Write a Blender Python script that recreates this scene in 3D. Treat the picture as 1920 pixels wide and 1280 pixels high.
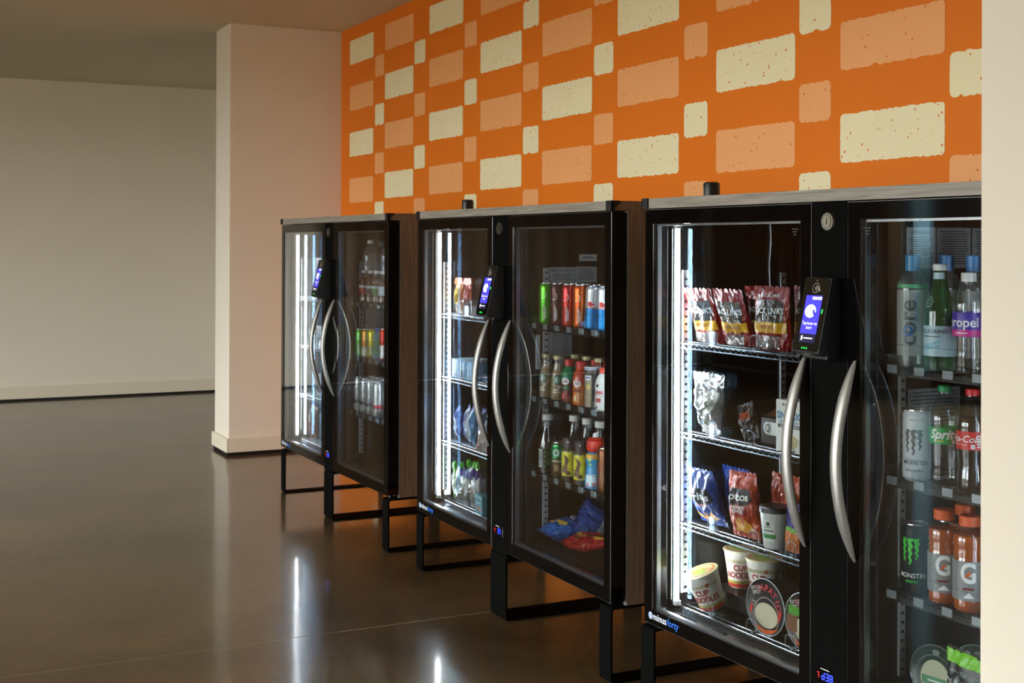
import bpy, bmesh, math, random
from mathutils import Matrix, Vector, Euler, noise as mnoise
random.seed(7)
PI = math.pi
sc = bpy.context.scene
for o in list(bpy.data.objects): bpy.data.objects.remove(o)
COL = sc.collection

# ------------------------------------------------------------------ camera
EYE = 1.383
YAW, PITCH, ROLL = 0.4620, -0.0036, 0.0035
F = Vector((-math.cos(YAW), math.sin(YAW), 0)); R = Vector((math.sin(YAW), math.cos(YAW), 0)); U = Vector((0, 0, 1))
F, U = F*math.cos(PITCH) - U*math.sin(PITCH), U*math.cos(PITCH) + F*math.sin(PITCH)
R, U = R*math.cos(ROLL) + U*math.sin(ROLL), U*math.cos(ROLL) - R*math.sin(ROLL)
cam = bpy.data.cameras.new('camera'); camo = bpy.data.objects.new('camera', cam); COL.objects.link(camo)
camo.matrix_world = Matrix(((R.x, U.x, -F.x, 0), (R.y, U.y, -F.y, 0), (R.z, U.z, -F.z, EYE), (0, 0, 0, 1)))
cam.sensor_fit = 'HORIZONTAL'; cam.sensor_width = 36; cam.lens = 36*2447.7/1920
cam.shift_y = (450.6-640)/1920
cam.clip_start = 0.05; cam.clip_end = 100
cam.dof.use_dof = True; cam.dof.focus_distance = 3.6; cam.dof.aperture_fstop = 11
sc.camera = camo

# ------------------------------------------------------------------ light and exposure
sc.view_settings.view_transform = 'Standard'
try: sc.view_settings.look = 'None'
except Exception: pass
sc.view_settings.exposure = 0.0
sc.view_settings.gamma = 1.0
sc.view_settings.use_curve_mapping = False
sc.cycles.transparent_max_bounces = 40
sc.cycles.max_bounces = 14
sc.cycles.glossy_bounces = 8
sc.cycles.sample_clamp_indirect = 120.0
# overcast sky (darker towards the horizon) over a dull ground, seen and let in through the windows only
SKY = 41.0
wd = bpy.data.worlds.new('world'); sc.world = wd; wd.use_nodes = True
wn = wd.node_tree; bg = wn.nodes['Background']
g = wn.nodes.new('ShaderNodeTexCoord'); sx = wn.nodes.new('ShaderNodeSeparateXYZ'); wn.links.new(g.outputs['Generated'], sx.inputs[0])
rp = wn.nodes.new('ShaderNodeValToRGB'); mr = wn.nodes.new('ShaderNodeMapRange'); mr.inputs['From Min'].default_value = -1; mr.inputs['From Max'].default_value = 1
wn.links.new(sx.outputs['Z'], mr.inputs['Value']); wn.links.new(mr.outputs[0], rp.inputs[0])
e = rp.color_ramp.elements
e[0].position = .49; e[0].color = (.12, .105, .08, 1); e[1].position = 1; e[1].color = (1, 1, 1, 1)
q = e.new(.505); q.color = (.56, .575, .58, 1)
wn.links.new(rp.outputs[0], bg.inputs[0]); bg.inputs[1].default_value = SKY
# the daylight windows of the long wall behind the camera: (x0, x1)
WIN = [(-9.22, -8.80), (-7.85, -5.65), (-5.45, -3.25), (-2.55, -0.75)]
WZ0, WZ1, WALLY = 0.15, 2.62, -5.0
for (a, b) in WIN:
    l = bpy.data.lights.new('window_portal', 'AREA'); l.shape = 'RECTANGLE'
    l.size = b-a; l.size_y = WZ1-WZ0; l.cycles.is_portal = True
    lo = bpy.data.objects.new('window_portal', l); COL.objects.link(lo)
    lo.location = ((a+b)/2, WALLY-0.16, (WZ0+WZ1)/2); lo.rotation_euler = (PI/2, 0, 0)

# ------------------------------------------------------------------ materials
def srgb(h):
    h = h.lstrip('#'); c = [int(h[i:i+2], 16)/255 for i in (0, 2, 4)]
    return tuple((x/12.92 if x <= .04045 else ((x+.055)/1.055)**2.4) for x in c) + (1,)
MATS = {}
def mat(key, col='#808080', rough=.5, metal=0., spec=.5, emit=None, es=0., var=.0, vscale=20., bump=0., bscale=60., coat=0., alpha=None, trans=0.):
    if key in MATS: return MATS[key]
    m = bpy.data.materials.new(key); m.use_nodes = True; MATS[key] = m
    nt = m.node_tree; p = nt.nodes['Principled BSDF']
    c = srgb(col) if isinstance(col, str) else col
    p.inputs['Base Color'].default_value = c
    p.inputs['Roughness'].default_value = rough; p.inputs['Metallic'].default_value = metal
    p.inputs['Specular IOR Level'].default_value = spec
    p.inputs['Coat Weight'].default_value = coat; p.inputs['Coat Roughness'].default_value = .08
    p.inputs['Transmission Weight'].default_value = trans
    if emit: p.inputs['Emission Color'].default_value = srgb(emit) if isinstance(emit, str) else emit; p.inputs['Emission Strength'].default_value = es
    if var or bump:
        tc = nt.nodes.new('ShaderNodeTexCoord')
        n = nt.nodes.new('ShaderNodeTexNoise'); n.inputs['Scale'].default_value = vscale; n.inputs['Detail'].default_value = 4
        nt.links.new(tc.outputs['Object'], n.inputs['Vector'])
        if var:
            mx = nt.nodes.new('ShaderNodeMix'); mx.data_type = 'RGBA'
            mx.inputs[6].default_value = tuple(x*(1-var) for x in c[:3])+(1,); mx.inputs[7].default_value = tuple(min(1, x*(1+var)) for x in c[:3])+(1,)
            nt.links.new(n.outputs['Fac'], mx.inputs[0]); nt.links.new(mx.outputs[2], p.inputs['Base Color'])
        if bump:
            n2 = nt.nodes.new('ShaderNodeTexNoise'); n2.inputs['Scale'].default_value = bscale; n2.inputs['Detail'].default_value = 3
            nt.links.new(tc.outputs['Object'], n2.inputs['Vector'])
            b = nt.nodes.new('ShaderNodeBump'); b.inputs['Strength'].default_value = bump; b.inputs['Distance'].default_value = .01
            nt.links.new(n2.outputs['Fac'], b.inputs['Height']); nt.links.new(b.outputs['Normal'], p.inputs['Normal'])
    return m

def sheet_glass(key, tint=(1, 1, 1, 1), gtint=(1, 1, 1, 1), ior=1.5, gain=1.0, base=0., rough=0., haze=None):
    """thin clear sheet: see-through with Fresnel reflection"""
    if key in MATS: return MATS[key]
    m = bpy.data.materials.new(key); m.use_nodes = True; MATS[key] = m
    nt = m.node_tree; nt.nodes.clear()
    out = nt.nodes.new('ShaderNodeOutputMaterial'); mix = nt.nodes.new('ShaderNodeMixShader')
    tr = nt.nodes.new('ShaderNodeBsdfTransparent'); tr.inputs[0].default_value = tint
    gl = nt.nodes.new('ShaderNodeBsdfGlossy'); gl.inputs['Color'].default_value = gtint; gl.inputs['Roughness'].default_value = rough
    fr = nt.nodes.new('ShaderNodeFresnel'); fr.inputs['IOR'].default_value = ior
    # geometry normal may face away on the far side: use the absolute incidence
    geo = nt.nodes.new('ShaderNodeNewGeometry')
    ma = nt.nodes.new('ShaderNodeMath'); ma.operation = 'MULTIPLY_ADD'; ma.inputs[1].default_value = gain; ma.inputs[2].default_value = base; ma.use_clamp = True
    lw = nt.nodes.new('ShaderNodeLayerWeight'); lw.inputs['Blend'].default_value = .5
    # Schlick on the two-sided facing value: F = f0 + (1-f0)*facing^5
    pw = nt.nodes.new('ShaderNodeMath'); pw.operation = 'POWER'; pw.inputs[1].default_value = 5
    nt.links.new(lw.outputs['Facing'], pw.inputs[0])
    f0 = ((ior-1)/(ior+1))**2
    sl = nt.nodes.new('ShaderNodeMath'); sl.operation = 'MULTIPLY_ADD'; sl.inputs[1].default_value = 1-f0; sl.inputs[2].default_value = f0
    nt.links.new(pw.outputs[0], sl.inputs[0]); nt.links.new(sl.outputs[0], ma.inputs[0])
    nt.nodes.remove(fr); nt.nodes.remove(geo)
    nt.links.new(ma.outputs[0], mix.inputs[0]); nt.links.new(tr.outputs[0], mix.inputs[1]); nt.links.new(gl.outputs[0], mix.inputs[2])
    last = mix
    if haze:
        df = nt.nodes.new('ShaderNodeBsdfDiffuse'); df.inputs[0].default_value = haze[0]
        mh = nt.nodes.new('ShaderNodeMixShader'); mh.inputs[0].default_value = haze[1]
        nt.links.new(mix.outputs[0], mh.inputs[1]); nt.links.new(df.outputs[0], mh.inputs[2]); last = mh
    nt.links.new(last.outputs[0], out.inputs[0])
    return m

def wood(key, c1, c2, axis, rough=.45):
    if key in MATS: return MATS[key]
    m = mat(key, c1, rough); nt = m.node_tree; p = nt.nodes['Principled BSDF']
    tc = nt.nodes.new('ShaderNodeTexCoord'); mp = nt.nodes.new('ShaderNodeMapping')
    s = [60, 60, 60]; s[axis] = 2.2; mp.inputs['Scale'].default_value = s
    n = nt.nodes.new('ShaderNodeTexNoise'); n.inputs['Scale'].default_value = 2.6; n.inputs['Detail'].default_value = 6; n.inputs['Roughness'].default_value = .65; n.inputs['Distortion'].default_value = .35
    rp = nt.nodes.new('ShaderNodeValToRGB'); rp.color_ramp.elements[0].position = .32; rp.color_ramp.elements[1].position = .68
    rp.color_ramp.elements[0].color = srgb(c1); rp.color_ramp.elements[1].color = srgb(c2)
    nt.links.new(tc.outputs['Object'], mp.inputs['Vector']); nt.links.new(mp.outputs[0], n.inputs['Vector'])
    nt.links.new(n.outputs['Fac'], rp.inputs[0]); nt.links.new(rp.outputs[0], p.inputs['Base Color'])
    return m

def concrete(key):
    m = mat(key, '#5d5040', .24, spec=.5); nt = m.node_tree; p = nt.nodes['Principled BSDF']
    tc = nt.nodes.new('ShaderNodeTexCoord')
    n1 = nt.nodes.new('ShaderNodeTexNoise'); n1.inputs['Scale'].default_value = .9; n1.inputs['Detail'].default_value = 5; n1.inputs['Roughness'].default_value = .55; n1.inputs['Distortion'].default_value = .2
    n2 = nt.nodes.new('ShaderNodeTexNoise'); n2.inputs['Scale'].default_value = 26; n2.inputs['Detail'].default_value = 8; n2.inputs['Roughness'].default_value = .7
    ad = nt.nodes.new('ShaderNodeMath'); ad.operation = 'MULTIPLY_ADD'; ad.inputs[1].default_value = .42
    nt.links.new(n2.outputs['Fac'], ad.inputs[0]); nt.links.new(n1.outputs['Fac'], ad.inputs[2])
    rp = nt.nodes.new('ShaderNodeValToRGB'); e = rp.color_ramp.elements
    e[0].position = .52; e[0].color = srgb('#3a2e1f'); e[1].position = .90; e[1].color = srgb('#665338')
    for s in (n1, n2): nt.links.new(tc.outputs['Object'], s.inputs['Vector'])
    nt.links.new(ad.outputs[0], rp.inputs[0]); nt.links.new(rp.outputs[0], p.inputs['Base Color'])
    rr = nt.nodes.new('ShaderNodeMapRange'); rr.inputs['To Min'].default_value = .26; rr.inputs['To Max'].default_value = .32
    p.inputs['Specular IOR Level'].default_value = .10; p.inputs['Coat Weight'].default_value = .62; p.inputs['Coat Roughness'].default_value = .10; p.inputs['Coat IOR'].default_value = 1.5
    nt.links.new(n1.outputs['Fac'], rr.inputs['Value']); nt.links.new(rr.outputs[0], p.inputs['Roughness'])
    b = nt.nodes.new('ShaderNodeBump'); b.inputs['Strength'].default_value = .012; b.inputs['Distance'].default_value = .003
    nt.links.new(n2.outputs['Fac'], b.inputs['Height']); nt.links.new(b.outputs['Normal'], p.inputs['Normal'])
    return m

def speckled(key, c, spot, scale=62, thr=.13):
    """flat painted patch with worn specks that let the wall colour through"""
    m = mat(key, c, .6); nt = m.node_tree; p = nt.nodes['Principled BSDF']
    geo = nt.nodes.new('ShaderNodeNewGeometry')
    mp = nt.nodes.new('ShaderNodeMapping'); mp.inputs['Scale'].default_value = (1.15, 0.01, 1.0)
    v = nt.nodes.new('ShaderNodeTexVoronoi'); v.inputs['Scale'].default_value = scale; v.inputs['Randomness'].default_value = 1
    n = nt.nodes.new('ShaderNodeTexNoise'); n.inputs['Scale'].default_value = 9; n.inputs['Detail'].default_value = 2
    nt.links.new(geo.outputs['Position'], mp.inputs['Vector'])
    for s in (v, n): nt.links.new(mp.outputs[0], s.inputs['Vector'])
    sp = nt.nodes.new('ShaderNodeSeparateColor'); nt.links.new(v.outputs['Color'], sp.inputs[0])
    mr = nt.nodes.new('ShaderNodeMapRange'); mr.inputs['From Min'].default_value = 1-thr*2.6; mr.inputs['From Max'].default_value = 1; mr.inputs['To Min'].default_value = .02; mr.inputs['To Max'].default_value = .30; mr.clamp = False
    nt.links.new(sp.outputs[0], mr.inputs['Value'])
    n.inputs['Scale'].default_value = 180
    wob = nt.nodes.new('ShaderNodeMath'); wob.operation = 'MULTIPLY_ADD'; wob.inputs[1].default_value = .22; nt.links.new(n.outputs['Fac'], wob.inputs[0]); nt.links.new(v.outputs['Distance'], wob.inputs[2])
    lt = nt.nodes.new('ShaderNodeMath'); lt.operation = 'LESS_THAN'
    ad = nt.nodes.new('ShaderNodeMath'); ad.operation = 'ADD'; ad.inputs[1].default_value = .11; nt.links.new(mr.outputs[0], ad.inputs[0])
    nt.links.new(wob.outputs[0], lt.inputs[0]); nt.links.new(ad.outputs[0], lt.inputs[1])
    mx = nt.nodes.new('ShaderNodeMix'); mx.data_type = 'RGBA'; mx.inputs[6].default_value = srgb(c); mx.inputs[7].default_value = srgb(spot)
    nt.links.new(lt.outputs[0], mx.inputs[0]); nt.links.new(mx.outputs[2], p.inputs['Base Color'])
    return m

M_WALL = mat('wall_paint', '#e5dccb', .72, var=.02, vscale=3, bump=.05, bscale=220)
M_CEIL = mat('ceiling_paint', '#d0c3a8', .85, var=.02, vscale=2)
M_BASE = mat('baseboard_paint', '#e2d8c2', .5, var=.02)
M_ORANGE = mat('orange_paint', '#e37818', .6, spec=.25, var=.03, vscale=2.2, bump=.04, bscale=260)
M_CREAM = speckled('cream_patch', '#efe6bd', '#d8691c')
M_PEACH = speckled('peach_patch', '#f0aa6c', '#d8691c', thr=.09)
M_FLOOR = concrete('polished_concrete')
M_DIRT = mat('joint_filler', '#a08e6e', .8, var=.1)
M_BLACK = mat('black_powdercoat', '#0b0b0a', .7, spec=.02, var=.1, vscale=40)
M_GBLACK = mat('black_glass_border', '#070707', .06, spec=.5, var=.05)
M_LINER = mat('black_liner', '#0e0d0c', .3, var=.15, vscale=30, bump=.04, bscale=90)
M_RUBBER = mat('black_rubber', '#0a0a0a', .6, var=.1)
M_CAP = mat('black_plastic', '#101110', .42, var=.1)
M_WOODX = wood('grey_oak_front', '#6d675c', '#9c968a', 0)
M_WOODZ = wood('brown_oak_side', '#6a5644', '#8c745e', 2)
M_WOODY = wood('brown_oak_top', '#4d3c2d', '#6b5543', 2)
M_ALU = mat('satin_aluminium', '#a3a29d', .46, metal=.75, var=.04, vscale=90)
M_CHROME = mat('zinc_wire', '#8b9094', .28, metal=1., var=.04)
M_SILVER = mat('bright_spacer', '#9a9da0', .32, metal=1., var=.03)
M_STRIPMET = mat('pilaster_white_metal', '#d4dadc', .4, metal=.2, var=.05)
M_DARK = mat('slot_dark', '#050505', .7, var=.1)
M_PANE = sheet_glass('window_glass', tint=(.965, .975, .975, 1), ior=1.52, gain=1.2)
M_DOORO = sheet_glass('door_glass_outer', tint=(.90, .915, .915, 1), gtint=(.97, .98, 1, 1), ior=1.52, gain=2.6)
M_DOORI = sheet_glass('door_glass_coated', tint=(.90, .915, .92, 1), gtint=(.55, .78, 1, 1), ior=1.52, gain=2.7)
M_DOORB = sheet_glass('door_glass_back', tint=(.985, .99, .99, 1), gain=0.)
M_ACRYL = sheet_glass('clear_acrylic', tint=(.96, .97, .97, 1), ior=1.5, gain=1.5, base=.03, rough=.03)
M_PET = sheet_glass('clear_pet', tint=(.95, .96, .96, 1), ior=1.5, gain=1.5, base=.02, rough=.05)
M_PETB = sheet_glass('bottle_haze', tint=(.84, .88, .88, 1), ior=1.5, gain=1.4, base=.03, rough=.06, haze=((.55, .58, .58, 1), .12))
M_GREENG = sheet_glass('green_glass', tint=(.16, .5, .22, 1), ior=1.5, gain=1.5, base=.02, rough=.04, haze=((.03, .14, .05, 1), .35))
M_FILM = sheet_glass('clear_film', tint=(.82, .84, .84, 1), ior=1.6, gain=2.2, base=.1, rough=.12, haze=((.6, .6, .6, 1), .16))
M_LED = mat('led_tube', '#ffffff', .4, emit=(.90, .96, 1.0, 1), es=95)
M_LEDR = mat('led_tube_side', '#ffffff', .4, emit=(.88, .95, 1.0, 1), es=44)
M_WHITE = mat('white_plastic', '#e8e8e4', .35, var=.02)
M_CANTOP = mat('can_lid', '#c3c6c8', .25, metal=1., var=.05)
M_WTXT = mat('white_ink', '#f4f4f0', .5, var=.01)
M_KTXT = mat('black_ink', '#121212', .5, var=.02)

# ------------------------------------------------------------------ mesh helpers
class MB:
    def __init__(s): s.v = []; s.f = []
    def add(s, v, f):
        o = len(s.v); s.v += [tuple(p) for p in v]; s.f += [tuple(i+o for i in q) for q in f]; return s
    def box(s, x0, x1, y0, y1, z0, z1):
        return s.add([(x0, y0, z0), (x1, y0, z0), (x1, y1, z0), (x0, y1, z0), (x0, y0, z1), (x1, y0, z1), (x1, y1, z1), (x0, y1, z1)],
                     [(3, 2, 1, 0), (4, 5, 6, 7), (0, 1, 5, 4), (1, 2, 6, 5), (2, 3, 7, 6), (3, 0, 4, 7)])
    def prism(s, poly, fn, w0, w1):
        n = len(poly)
        v = [fn(a, b, w0) for a, b in poly] + [fn(a, b, w1) for a, b in poly]
        return s.add(v, [tuple(range(n-1, -1, -1)), tuple(range(n, 2*n))] + [(i, (i+1) % n, n+(i+1) % n, n+i) for i in range(n)])
    def lathe(s, prof, n=28, cx=0, cy=0):
        v = []; f = []; rings = []
        for r, z in prof:
            if r < 1e-6: rings.append([len(v)]); v.append((cx, cy, z))
            else:
                rings.append(list(range(len(v), len(v)+n)))
                v += [(cx+r*math.sin(2*PI*k/n), cy-r*math.cos(2*PI*k/n), z) for k in range(n)]
        for a, b in zip(rings, rings[1:]):
            for k in range(n):
                k2 = (k+1) % n
                if len(a) == 1 and len(b) == 1: continue
                if len(a) == 1: f.append((a[0], b[k2], b[k]))
                elif len(b) == 1: f.append((a[k], a[k2], b[0]))
                else: f.append((a[k], a[k2], b[k2], b[k]))
        return s.add(v, f)
    def tube(s, path, rad, n=8, asp=1., ref=(1, 0, 0)):
        P = [Vector(p) for p in path]; m = len(P); v = []; f = []
        for i, p in enumerate(P):
            t = (P[min(i+1, m-1)] - P[max(i-1, 0)]).normalized()
            a = Vector(ref); a = (a - t*a.dot(t))
            if a.length < 1e-4: a = Vector((0, 1, 0)) - t*t.y
            a.normalize(); b = t.cross(a)
            r = rad[i] if isinstance(rad, (list, tuple)) else rad
            for k in range(n):
                q = 2*PI*k/n; v.append(p + a*(r*math.cos(q)) + b*(r*asp*math.sin(q)))
        for i in range(m-1):
            for k in range(n):
                f.append((i*n+k, i*n+(k+1) % n, (i+1)*n+(k+1) % n, (i+1)*n+k))
        f.append(tuple(range(n-1, -1, -1))); f.append(tuple(range((m-1)*n, m*n)))
        return s.add(v, f)

def link(o): COL.objects.link(o); return o
def mesh_of(name, mb, m, smooth=True, ang=35):
    me = bpy.data.meshes.new(name); me.from_pydata([tuple(p) for p in mb.v], [], mb.f); me.update()
    bm = bmesh.new(); bm.from_mesh(me); bmesh.ops.recalc_face_normals(bm, faces=bm.faces); bm.to_mesh(me); bm.free()
    if smooth:
        me.polygons.foreach_set('use_smooth', [True]*len(me.polygons)); me.set_sharp_from_angle(angle=math.radians(ang))
    me.materials.append(m); return me
def obj(name, mb, m, parent=None, smooth=True, bevel=0, loc=None, ang=35):
    o = link(bpy.data.objects.new(name, mesh_of(name, mb, m, smooth, ang) if isinstance(mb, MB) else mb))
    if parent: o.parent = parent
    if loc: o.location = loc
    if bevel:
        b = o.modifiers.new('bevel', 'BEVEL'); b.width = bevel; b.segments = 2; b.limit_method = 'ANGLE'
    return o
def empty(name, loc=(0, 0, 0), rot=None):
    o = link(bpy.data.objects.new(name, None)); o.empty_display_size = .05
    if rot is not None: o.matrix_world = Matrix.Translation(loc) @ rot.to_4x4()
    else: o.location = loc
    return o
def tag(o, label=None, cat=None, group=None, kind=None):
    if label: o['label'] = label
    if cat: o['category'] = cat
    if group: o['group'] = group
    if kind: o['kind'] = kind
    return o
def struct(name, mb, m, parent=None, label=None, **k):
    o = obj(name, mb, m, parent, **k)
    if parent is None: tag(o, label, None, None, 'structure'); o['category'] = name.split('_')[0]
    return o

# 2D shapes that get wrapped onto a surface function S(u, v, e)
_TX = {}
def text2d(t, size=1., shear=0., align='CENTER', space=1., bold=0.):
    k = (t, round(shear, 2), align, round(space, 2), bold)
    if k not in _TX:
        c = bpy.data.curves.new('tmp_text', 'FONT'); c.body = t; c.size = 1; c.align_x = align; c.align_y = 'CENTER'; c.shear = shear; c.space_character = space; c.resolution_u = 3; c.offset = bold; c.space_line = .9
        o = bpy.data.objects.new('tmp_text', c); COL.objects.link(o)
        dg = bpy.context.evaluated_depsgraph_get(); ev = o.evaluated_get(dg); me = ev.to_mesh()
        _TX[k] = ([(q.co.x, q.co.y) for q in me.vertices], [tuple(p.vertices) for p in me.polygons])
        ev.to_mesh_clear(); bpy.data.objects.remove(o); bpy.data.curves.remove(c)
    v, f = _TX[k]
    return [(a*size, b*size) for a, b in v], f
def rect2d(u0, u1, v0, v1, nu=8, nv=2):
    v = [(u0+(u1-u0)*i/nu, v0+(v1-v0)*j/nv) for j in range(nv+1) for i in range(nu+1)]
    return v, [(j*(nu+1)+i, j*(nu+1)+i+1, (j+1)*(nu+1)+i+1, (j+1)*(nu+1)+i) for j in range(nv) for i in range(nu)]
def disc2d(cu, cv, ru, rv, n=20):
    v = [(cu, cv)] + [(cu+ru*math.cos(2*PI*k/n), cv+rv*math.sin(2*PI*k/n)) for k in range(n)]
    return v, [(0, 1+k, 1+(k+1) % n) for k in range(n)]
def ring2d(cu, cv, r0, r1, n=20, a0=0, a1=2*PI):
    v = []; f = []
    for k in range(n+1):
        q = a0+(a1-a0)*k/n; v += [(cu+r0*math.cos(q), cv+r0*math.sin(q)), (cu+r1*math.cos(q), cv+r1*math.sin(q))]
    for k in range(n): f.append((2*k, 2*k+1, 2*k+3, 2*k+2))
    return v, f
def poly2d(pts): return list(pts), [tuple(range(len(pts)))]
def strip2d(pts, w):
    """ragged stroke along points with half widths"""
    v = []; f = []
    for (a, b), ww in zip(pts, w): v += [(a-ww, b), (a+ww, b)]
    for k in range(len(pts)-1): f.append((2*k, 2*k+1, 2*k+3, 2*k+2))
    return v, f
def move2d(sh, du=0, dv=0, rot=0, su=1, sv=1):
    v, f = sh; c, s = math.cos(rot), math.sin(rot)
    return [(du+c*a*su-s*b*sv, dv+s*a*su+c*b*sv) for a, b in v], f
def join2d(*shs):
    V = []; Fc = []
    for v, f in shs:
        o = len(V); V += v; Fc += [tuple(i+o for i in q) for q in f]
    return V, Fc
def dense(sh, lim=.0075):
    """split long edges so that a flat shape can follow a curved surface"""
    v, f = sh; bm = bmesh.new(); bv = [bm.verts.new((a, b, 0)) for a, b in v]
    for q in f:
        try: bm.faces.new([bv[k] for k in q])
        except ValueError: pass
    bmesh.ops.triangulate(bm, faces=[q for q in bm.faces if len(q.verts) > 4])
    for _ in range(4):
        ed = [q for q in bm.edges if q.calc_length() > lim]
        if not ed: break
        bmesh.ops.subdivide_edges(bm, edges=ed, cuts=1, use_grid_fill=True)
        bmesh.ops.triangulate(bm, faces=[q for q in bm.faces if len(q.verts) > 4])
    bm.verts.index_update()
    r = [(p.co.x, p.co.y) for p in bm.verts], [tuple(p.index for p in q.verts) for q in bm.faces]
    bm.free(); return r
def decal(name, S, sh, m, parent, e=.0007):
    if not getattr(S, 'planar', False): sh = dense(sh)
    mb = MB(); v, f = sh; mb.add([S(a, b, e) for a, b in v], f)
    me = bpy.data.meshes.new(name); me.from_pydata([tuple(p) for p in mb.v], [], mb.f); me.update(); me.materials.append(m)
    o = link(bpy.data.objects.new(name, me)); o.parent = parent
    return o
def S_cyl(prof, ang=0.):
    """wrap onto a lathe: u = arc length, v = height"""
    a0 = math.radians(ang)
    zs = sorted([(z, r) for r, z in prof if r > 0])
    def rad(z):
        if z <= zs[0][0]: return zs[0][1]
        for (z0, r0), (z1, r1) in zip(zs, zs[1:]):
            if z <= z1: return r0 + (r1-r0)*(z-z0)/max(1e-9, z1-z0)
        return zs[-1][1]
    Rm = max(r for r, _ in prof)
    def S(u, v, e):
        r = rad(v)+e; q = a0+u/Rm
        return (r*math.sin(q), -r*math.cos(q), v)
    return S
def S_plane(o, ex, ez, nrm):
    o, ex, ez, nrm = map(Vector, (o, ex, ez, nrm))
    def S(u, v, e): return tuple(o+ex*u+ez*v+nrm*e)
    S.planar = True
    return S

# ================================================================== THE ROOM
XF, XR, YB, ZC = -12.2, 2.6, 2.915, 2.83
# floor: slabs with a saw-cut joint between
fl = struct('floor', MB().box(XF-.2, XR+.2, WALLY-.2, YB+.75, -.12, -.012), M_DIRT, label='polished brown concrete floor slab with one saw-cut joint')
for a, b in ((XF-.2, -8.95), (-8.946, -4.455), (-4.450, 0.05), (0.054, XR+.2)):
    obj('slab', MB().box(a, b, WALLY-.2, YB+.75, -.012, 0), M_FLOOR, fl, smooth=False)
for a, b in ((-8.95, -8.946), (-4.455, -4.450), (.05, .054)):
    obj('joint_filler', MB().box(a, b, WALLY-.2, YB+.75, -.012, -.0006), M_DIRT, fl, smooth=False)
struct('ceiling', MB().box(XF-.2, XR+.2, WALLY-.2, YB+.75, ZC, ZC+.12), M_CEIL, label='flat matte ceiling over the whole room', smooth=False)
struct('wall_far_back', MB().box(XF-.2, -8.60, YB+.6, YB+.75, 0, ZC), M_WALL, label='plain beige wall behind the return wall', smooth=False)
wb = struct('wall_back', MB().box(-8.465, XR+.2, YB, YB+.15, 0, ZC), M_ORANGE, label='orange mural wall behind the fridges', smooth=False)
# mural patches
def ragged(x0, x1, z0, z1, rad, seed, amp):
    rnd = random.Random(seed); pts = []
    cs = [(x1-rad, z0+rad, -90), (x1-rad, z1-rad, 0), (x0+rad, z1-rad, 90), (x0+rad, z0+rad, 180)]
    ends = [((x0+rad, z0), (x1-rad, z0)), ((x1, z0+rad), (x1, z1-rad)), ((x1-rad, z1), (x0+rad, z1)), ((x0, z1-rad), (x0, z0+rad))]
    for k in range(4):
        (ax, az), (bx, bz) = ends[k]; L = math.hypot(bx-ax, bz-az); n = max(3, int(L/.012))
        nick = rnd.choice([None, rnd.uniform(.2, .8)]) if k == 0 else None
        for i in range(n):
            t = i/n; px, pz = ax+(bx-ax)*t, az+(bz-az)*t
            off = rnd.uniform(-1, .6)*amp*(1 if k in (0, 2) else .35)
            if nick and abs(t-nick)*L < .012: off = -.008
            nx, nz = [(0, -1), (1, 0), (0, 1), (-1, 0)][k]
            pts.append((px+nx*off, pz+nz*off))
        cx, cz, a0 = cs[k]
        for i in range(4):
            q = math.radians(a0+90*i/4); pts.append((cx+rad*math.cos(q), cz+rad*math.sin(q)))
    return pts
def patch(x0, x1, z0, z1, rad, cream, seed):
    pts = ragged(x0, x1, z0, z1, rad, seed, .0035)
    o = obj('paint_patch', MB().prism(pts, lambda a, b, w: (a, w, b), YB, YB-.0012), M_CREAM if cream else M_PEACH, wb, smooth=False)
    return o
WIDE = [(-8.291, -7.843), (-7.635, -7.168), (-6.925, -6.456), (-6.231, -5.752), (-5.532, -5.057), (-4.836, -4.364), (-4.109, -3.639), (-3.403, -2.934), (-2.70, -2.231), (-2.0, -1.56)]
NARR = [(-7.809, -7.653), (-7.152, -6.988), (-6.435, -6.278), (-5.735, -5.57), (-5.038, -4.872), (-4.326, -4.166), (-3.616, -3.451), (-2.915, -2.75), (-2.21, -2.045)]
sd = 0
for i, (a, b) in enumerate(WIDE):
    for r in range(9):
        z1 = 2.753-.3065*r - (.012 if i in (0, 6, 7) else 0); z0 = z1-.162
        if z0 < .15: break
        sd += 1; patch(a, b, z0, z1, .016, (r+i) % 2 == 0, sd)
for i, (a, b) in enumerate(NARR):
    for r in range(9):
        z1 = 2.578-.3075*r - (.02 if i in (5, 6) else 0); z0 = z1-.135
        if z0 < .15: break
        sd += 1; patch(a, b, z0, z1, .02, (r+i) % 2 == 1, sd)
# far wall, side walls, return walls that form the alcove
struct('wall_left', MB().box(XF-.15, XF, WALLY-.15, YB+.6, 0, ZC), M_WALL, label='plain beige far wall at the left end of the room', smooth=False)
struct('wall_right', MB().box(XR, XR+.15, WALLY-.15, YB, 0, ZC), M_WALL, label='plain cream side wall outside the view', smooth=False)
PX0, PX1, PYF = -8.835, -8.465, 2.15
struct('wall_pillar', MB().box(PX0, PX1, PYF, YB+.6, 0, ZC), M_WALL, label='cream return wall standing out left of the orange mural', smooth=False, bevel=.004)
struct('wall_return', MB().box(-1.534, XR, 1.600, YB, 0, ZC), M_WALL, label='cream wall edge cutting off the nearest fridge at the right', smooth=False, bevel=.004)
def baseboard(name, pts, label):
    """closed run of boards standing 18 mm off the floor; pts = list of boxes"""
    mb = MB()
    for q in pts: mb.box(*q)
    struct(name, mb, M_BASE, label=label, bevel=.003, smooth=False)
baseboard('baseboard_left', [(XF, XF+.018, WALLY, YB+.6, .018, .125)], 'beige baseboard along the far wall')
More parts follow.
